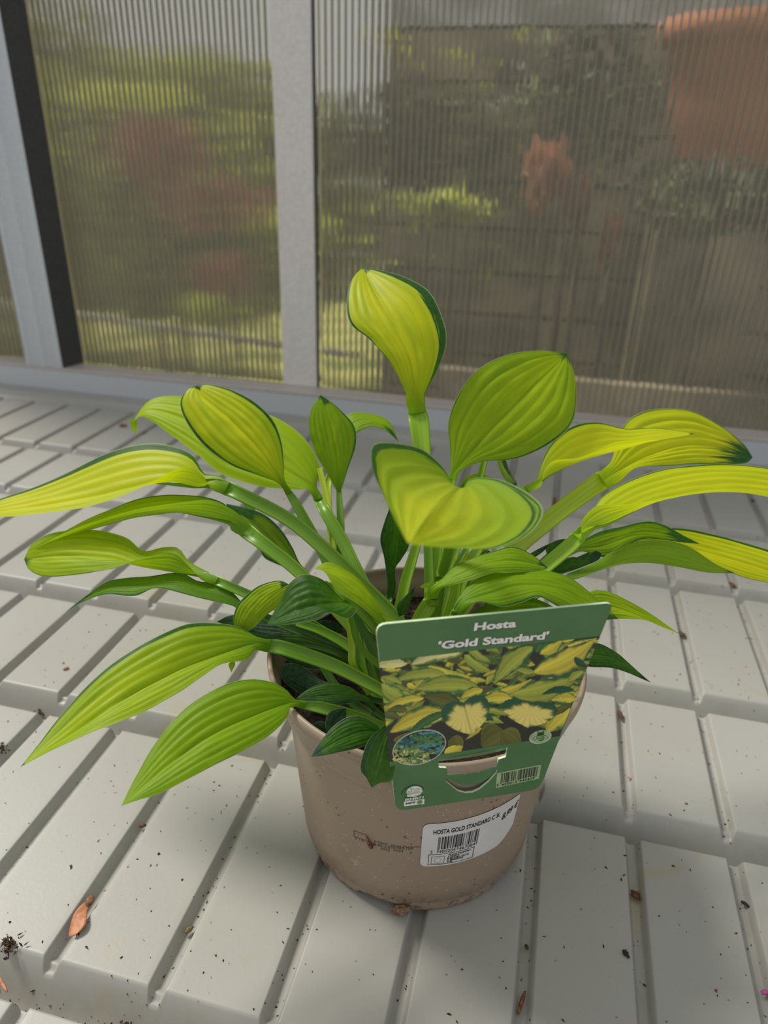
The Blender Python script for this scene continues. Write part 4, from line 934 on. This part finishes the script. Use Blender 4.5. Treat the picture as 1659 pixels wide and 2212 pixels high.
# DD small dark ones right
leaf([(1184, 1200), (1200, 1182), (1240, 1170)], [(1180, 1182), (1200, 1168), (1225, 1164)], [(1200, 1202), (1225, 1195), (1242, 1182)], (.455, .457, .46), 0, 0, 'K', MB, .2, .2, stem=[(1150, 1230), (1050, 1310), (980, 1400)], sw=(10, 12, 14), sk='d')
leaf([(1140, 1205), (1160, 1192), (1190, 1173)], [(1148, 1194), (1170, 1182)], [(1155, 1204), (1175, 1190)], (.45, .45, .45), 0, 0, 'K', MB, .2, .2, stem=[(1080, 1270), (980, 1400)], sw=(8, 12), sk='d')
leaf([(1194, 1236), (1230, 1215), (1260, 1212), (1300, 1196)], [(1210, 1215), (1235, 1203), (1262, 1206), (1285, 1190)], [(1225, 1236), (1260, 1224), (1292, 1210)], (.435, .437, .44), 0, 0, 'K', MB, .1, .1, stem=[(1150, 1270), (1000, 1390)], sw=(10, 14), sk='d')
# EE light leaf above tag
leaf([(936, 1270), (1000, 1238), (1060, 1215), (1120, 1212), (1183, 1226)], [(952, 1252), (976, 1227), (1017, 1207), (1071, 1189), (1110, 1181), (1150, 1198)], [(976, 1264), (1017, 1253), (1058, 1239), (1098, 1237), (1139, 1235), (1172, 1231)], (.385, .38, .385), .008, -.006, 'G', MD, .10, .03, .08, .4, .14,
     [(930, 1300), (905, 1345), (895, 1400)], (34, 36, 34), .40, 'l', label='light green leaf just above the tag')
leaf([(945, 1265), (925, 1262), (906, 1268)], [(935, 1256), (918, 1260)], [(935, 1271), (918, 1271)], (.384, .384, .385), 0, 0, 'LG', MD, 0, 0)
# FF large behind tag
leaf([(1003, 1300), (1050, 1285), (1120, 1265), (1200, 1270), (1270, 1300), (1336, 1337)], [(1008, 1268), (1036, 1248), (1080, 1236), (1130, 1233), (1190, 1234), (1240, 1253), (1295, 1298)], [(1040, 1300), (1085, 1311), (1125, 1302), (1163, 1290), (1205, 1310), (1260, 1340)], (.37, .37, .37), .012, -.008, 'G', MD, .06, .12, .06, .4, .14,
     [(985, 1330), (960, 1380), (930, 1430)], (30, 28, 26), .40, 'g', label='arching green leaf over the right of the tag')
leaf([(1020, 1340), (1060, 1325), (1120, 1310), (1210, 1318)], [(1030, 1315), (1080, 1300), (1150, 1292)], [(1050, 1345), (1120, 1345), (1180, 1335)], (.385, .385, .385), 0, 0, 'GK', MD, .05, .05)
# GG
leaf([(1250, 1310), (1320, 1310), (1390, 1335), (1467, 1369)], [(1275, 1278), (1310, 1277), (1350, 1294), (1400, 1322)], [(1290, 1338), (1340, 1337), (1390, 1339), (1430, 1354)], (.41, .415, .42), .004, -.004, 'LG', MD, .04, .03, .05, .3, .12,
     [(1180, 1330), (1050, 1400)], (14, 18), .42, 'g')
# HH dark low right
leaf([(1235, 1420), (1300, 1415), (1350, 1435), (1407, 1475)], [(1262, 1392), (1295, 1390), (1335, 1412), (1378, 1450)], [(1270, 1440), (1320, 1443), (1355, 1453), (1388, 1467)], (.395, .40, .405), .003, -.003, 'K', MB, .15, .15, .05, .5, .12,
     [(1150, 1440), (1030, 1470)], (14, 18), .41, 'd', label='dark green leaf sticking out right of the tag')
# II dark behind H stalk
leaf([(662, 1242), (610, 1190), (560, 1140), (488, 1088)], [(625, 1230), (582, 1212), (567, 1200), (553, 1170), (525, 1145), (500, 1112)], [(647, 1215), (632, 1183), (612, 1150), (586, 1122), (558, 1105), (518, 1094)], (.465, .475, .485), 0, .004, 'GK', MD, .14, .22, .1, .6, .12,
     [(700, 1290), (800, 1380), (870, 1430)], (14, 16, 18), .44, 'd')
# young rolled leaf and back small leaf
leaf([(862, 1330), (880, 1300), (898, 1266)], [(858, 1308), (875, 1288)], [(876, 1325), (888, 1295)], (.43, .43, .43), 0, 0, 'K', MB, .1, .1)
leaf([(1000, 1050), (1030, 1035), (1068, 1034)], [(1008, 1030), (1035, 1023)], [(1020, 1060), (1055, 1055)], (.50, .50, .50), 0, 0, 'LG', MD, .05, .05, stem=[(980, 1120), (950, 1300), (930, 1420)], sw=(12, 14, 16))
leaf([(985, 1228), (1010, 1205), (1060, 1190)], [(985, 1205), (1020, 1190)], [(1010, 1222), (1045, 1205)], (.47, .47, .47), 0, 0, 'YL', MD, .05, .05, stem=[(975, 1260), (940, 1400)], sw=(14, 18), sk='l')
# leaf edge-on behind the centre with a winged stalk
leaf([(1112, 1045), (1095, 1020), (1085, 1000), (1080, 960)], [(1090, 1035), (1076, 1005), (1074, 975)], [(1100, 1015), (1090, 985)], (.50, .51, .515), 0, 0, 'GK', MB, .05, .3, stem=[(1090, 1100), (1000, 1280), (940, 1420)], sw=(12, 18, 20), sk='d')
# bare stalks whose blades lie behind others
def stalk(P, W, d0, d1, k): petiole(P, W, d0, d1, k, ph)
stalk([(1047, 990), (1036, 1035), (1000, 1150), (950, 1300), (935, 1420)], (14, 15, 16, 20), .50, .45, 'l')
stalk([(905, 1160), (893, 1200), (875, 1262), (858, 1345), (850, 1400)], (18, 24, 26, 26), .45, .44, 'l')
stalk([(925, 1150), (926, 1200), (928, 1300), (925, 1420)], (20, 22, 24, 26), .44, .43, 'g')
stalk([(950, 1170), (945, 1200), (938, 1300), (930, 1420)], (16, 17, 20, 24), .445, .44, 'l')
stalk([(1010, 1180), (985, 1225), (955, 1280), (930, 1400)], (12, 14, 16, 18), .45, .44, 'g')
stalk([(990, 1240), (980, 1300), (960, 1370), (935, 1440)], (18, 26, 26, 24), .43, .43, 'l')
stalk([(690, 1010), (702, 1060), (716, 1130), (722, 1200), (760, 1300), (850, 1420)], (12, 14, 16, 18, 18), .50, .45, 'y')
stalk([(520, 1060), (560, 1130), (640, 1230), (730, 1320), (850, 1420)], (16, 18, 20, 22), .49, .45, 'g')
stalk([(700, 1260), (745, 1290), (770, 1370), (790, 1470), (840, 1530)], (14, 20, 22, 22), .42, .41, 'g')
stalk([(750, 1330), (760, 1390), (763, 1440), (800, 1500)], (12, 16, 16, 16), .40, .41, 'y')
stalk([(640, 1345), (700, 1365), (770, 1410), (830, 1500), (850, 1540)], (16, 22, 26, 26), .42, .41, 'g')
stalk([(690, 1430), (740, 1500), (800, 1545)], (14, 20, 20), .415, .40, 'd')
stalk([(740, 1300), (790, 1370), (825, 1460), (850, 1520)], (16, 20, 22), .415, .41, 'd')
stalk([(1090, 1320), (1020, 1370), (950, 1430)], (16, 20, 20), .40, .42, 'g')

# ================================================================== DEBRIS
def flake(name, label, cat, x, y, L, W, ang, mat, z=0.0, curl=.25, group=None, n=6, jag=0.0):
    c = onz(x, y, z); a = math.radians(ang); V = []
    g = np.random.default_rng(int(x * 7 + y)); m_ = 5
    for i in range(n + 1):
        t = i / n; wv = math.sin(math.pi * (0.08 + .86 * t)) * (1 + jag * g.uniform(-1, 1))
        for k in range(m_):
            u = -1 + 2 * k / (m_ - 1); px, py = (t - .5) * L, u * W / 2 * wv
            h = curl * W * (1 - u * u) * .8 + .0005 + curl * W * .5 * math.sin(t * 3)
            V.append((c[0] + px * math.cos(a) - py * math.sin(a), c[1] + px * math.sin(a) + py * math.cos(a), z + h))
    o = mesh(name, V, gridfaces(n + 1, m_), mat)
    sd_ = o.modifiers.new('s', 'SOLIDIFY'); sd_.thickness = .0004; sd_.offset = -1
    return tag(o, label, cat, group)
mor = simple('dry_orange_leaf', srgb(206, 142, 104), .6, srgb(176, 112, 78), 300); mbr = simple('dry_brown', srgb(112, 72, 44), .7, srgb(78, 48, 30), 500)
mdk = simple('dark_bit', srgb(52, 38, 30), .8); mwd = simple('rusty_bark', srgb(150, 88, 58), .8, srgb(100, 58, 40), 400); mpk = simple('pink_petal', srgb(196, 84, 148), .5)
# winged maple seed: papery wing with a thick nut end
c = onz(176, 1985, 0); A = onz(155, 2025, 0); B = onz(200, 1943, 0); ax = (B - A); L = np.linalg.norm(ax); ax /= L; no = np.array((-ax[1], ax[0], 0))
ms = empty('maple_seed', tuple(c), 'orange papery winged seed lying over a groove at the lower left', 'seed')
V = []; wprof = [.0022, .0044, .0052, .0050, .0040, .0026, .0018]
for i in range(13):
    t = i / 12; wv = np.interp(t, np.linspace(0, 1, 7), wprof)
    for k in range(7):
        u = -1 + k / 3; V.append(A + ax * L * t * .82 - no * (u * wv * .9 + .0008 * math.sin(t * 6)) + np.array((0, 0, .0012 + .0022 * math.sin(t * 2.6) + .0012 * u * math.cos(t * 3))))
o = mesh('wing', V, gridfaces(13, 7), mor, ms); md = o.modifiers.new('s', 'SOLIDIFY'); md.thickness = .0004
V = []
for i in range(9):
    t = i / 8; r = .0022 * math.sin(math.pi * (.06 + .88 * t)) ** .7
    for k in range(10):
        a = k * .6283; V.append(A + ax * L * (.74 + .30 * t) + no * r * 1.15 * math.cos(a) + np.array((0, 0, .0022 + r * .8 * math.sin(a))))
mesh('nut', V, gridfaces(9, 10, True) + [tuple(range(9, -1, -1)), tuple(range(80, 90))], simple('seed_nut', srgb(150, 108, 76), .7, srgb(96, 70, 50), 500), ms)
flake('dry_needle', 'straight orange-brown needle lying in a groove at the bottom', 'needle', 1126, 2168, .0135, .0018, 77, mwd, -.0052, .3)
flake('leaf_scrap', 'jagged dark brown scrap in the groove right of the pot foot', 'leaf scrap', 1373, 1936, .0075, .0045, -50, mbr, -.0050, .2, jag=.5)
flake('leaf_scrap', 'tiny black scrap on the pad edge near the bottom right', 'leaf scrap', 1352, 2063, .0048, .0025, -50, mdk, 0, .3, jag=.4)
flake('leaf_scrap', 'small dark scrap in the rightmost front groove', 'leaf scrap', 1609, 1955, .0050, .0026, -35, mdk, -.0050, .3, jag=.5)
flake('leaf_scrap', 'brown folded scrap in the groove below the pointed right leaf', 'leaf scrap', 1473, 1372, .0085, .0044, -60, mbr, -.0050, .4, jag=.3)
flake('leaf_scrap', 'long brown scrap in the groove right of the tag', 'leaf scrap', 1340, 1546, .0110, .0032, -80, mbr, -.0050, .3, jag=.3)
flake('bark_strip', 'rust-coloured bark strip standing out in the groove behind the plant', 'bark strip', 1196, 1085, .034, .0042, 83, mwd, -.0046, .3, jag=.25)
flake('leaf_scrap', 'pale orange chip in the groove right of the tag barcode', 'leaf scrap', 1359, 1682, .0032, .0015, -30, mor, -.0050, .3)
flake('leaf_scrap', 'brown leaf bit in the groove at the right below the yellow leaf tip', 'leaf scrap', 1582, 1265, .009, .004, -60, mwd, -.0050, .4, jag=.3)
flake('leaf_scrap', 'brown bit in a far right groove under the long yellow leaf', 'leaf scrap', 1628, 1085, .010, .005, -60, mbr, -.0050, .4, jag=.3)
flake('leaf_scrap', 'orange crumb on the pad behind the curled left leaf', 'leaf scrap', 266, 921, .012, .008, 20, mwd, 0, .3, jag=.3)
flake('bark_strip', 'orange strip in the groove behind the curled left leaf', 'bark strip', 300, 938, .028, .005, 40, mwd, -.0046, .3)
flake('seed_husk', 'small tan husk on the pad above the large front left leaf', 'husk', 143, 1446, .0045, .0022, 50, mor, 0, .5)
flake('seed_husk', 'greenish brown husk in the groove left of the pot foot', 'husk', 409, 2011, .0052, .0026, 60, simple('husk_green', srgb(134, 116, 70), .7, srgb(80, 66, 40), 900), -.0050, .5, jag=.3)
flake('leaf_scrap', 'dark curled bit in the groove left of the pot', 'leaf scrap', 309, 1786, .0042, .0026, 30, mbr, -.0050, .5, jag=.3)
flake('dry_twig', 'thin orange stem curving over the bottom left channel', 'stem', 8, 2130, .010, .0014, -30, mor, -.004, .3)
flake('petal', 'pink petal at the right edge near the bottom', 'petal', 1652, 2146, .0042, .0026, 20, mpk, -.0045, .4)
flake('seed_husk', 'brown chip in the groove above the orange needle', 'husk', 1137, 2048, .0030, .0018, -70, mbr, -.0050, .5)
# bark chip leaning on the pot foot
th = math.radians(5.0); bc_ = np.array((.0765 * math.sin(th), -.0765 * math.cos(th), 0))
V = []; g = np.random.default_rng(9)
for i in range(7):
    for k in range(10):
        a = k * .6283; ph_ = math.pi * (i + .5) / 7; r = g.uniform(.75, 1.2)
        V.append(bc_ + np.array((.0062 * r * math.sin(ph_) * math.cos(a) , -.0012 + .0022 * r * math.sin(ph_) * math.sin(a), .0042 + .0042 * r * math.cos(ph_) + .002 * math.cos(a))))
o = mesh('bark_chip', V, gridfaces(7, 10, True) + [tuple(range(10)), tuple(range(69, 59, -1))], simple('bark_chip_brown', srgb(150, 120, 104), .85, srgb(104, 74, 58), 420, bmp=.001), smooth=False)
tag(o, 'rough brown bark chip leaning against the foot of the pot', 'bark chip')
# dried husk stuck on the pot wall
P = [onpot(-10.6, .0655, .0006), onpot(-9.9, .0625, .0010), onpot(-9.2, .0600, .0018), onpot(-8.2, .0575, .0014), onpot(-7.9, .0566, .0008)]
o = limb('dry_husk', P, [.0002, .0006, .0011, .0012, .0004], simple('husk_orange', srgb(150, 100, 52), .6, srgb(52, 34, 22), 700), None); tag(o, 'dry orange-brown husk stuck to the pot wall beside the ink stamp', 'husk')
# soil clumps and loose crumbs
def clump(label, x, y, r, n, seed, z=-.006):
    c = onz(x, y, -.010); z = float(zof(np.array([c[0]]), np.array([c[1]]))[0]) + .0005; c[2] = z; g = np.random.default_rng(seed); pts = [(c[0] + g.normal() * r, c[1] + g.normal() * r * .8, z + abs(g.normal()) * r * .35) for _ in range(n)]
    e = empty('soil_clump', tuple(c), label, 'soil clump', None); crumbs('crumbs', pts, g.uniform(.0005, .0013, n), mcr, list(g.choice([0, 0, 0, 1], n)), e, seed)
    limb('root', [(c[0] - r, c[1] + r, z + .002), (c[0], c[1], z + r * .6), (c[0] + r * 1.5, c[1] - r * 2, z + .001)], [.0004, .0006, .0003], mcr[0], e, 5)
clump('dark bristly soil clump with a root at the bottom left channel', 28, 2066, .0032, 90, 1, -.006)
clump('dark soil clump at the bottom edge of the front channel', 275, 2204, .003, 60, 2, -.004)
clump('dark soil clump in the channel behind the tip of the large left leaf', 84, 1530, .0035, 40, 3, -.009)
clump('soil smear in the leftmost groove below the large left leaf', 12, 1638, .003, 26, 4, -.004)
g = np.random.default_rng(21); pts, sz, mi = [], [], []
def hz(x, y): return float(zof(np.array([x]), np.array([y]))[0])
for i in range(3200):
    k = (i // 3) % 2 if i % 3 else (2 if i % 21 == 0 else 1)
    if k == 0: x, y = GX(g.integers(-2, 10)) + g.normal() * .0022, g.uniform(-.25, .6)
    elif k == 1: x, y = g.uniform(-.35, .45), g.uniform(-.28, .55)
    else:
        px_, py_ = g.uniform(0, 330), 0; py_ = 2100 + px_ * .31 + g.normal() * 18; p = onz(px_, py_, -.018); x, y = p[0], CH[1] + .004 + abs(g.normal()) * .004
    if x * x + y * y < .0775 ** 2: continue
    pts.append((x, y, hz(x, y) + .0003)); sz.append(g.uniform(.00025, .00095) * (1.3 if k == 2 else 1)); mi.append(int(g.choice([0, 1, 0, 2], p=[.6, .2, .18, .02])))
o = crumbs('loose_crumbs', pts, sz, mcr, mi, None, 8); o['label'] = 'loose soil crumbs scattered over the bench'; o['category'] = 'crumbs'
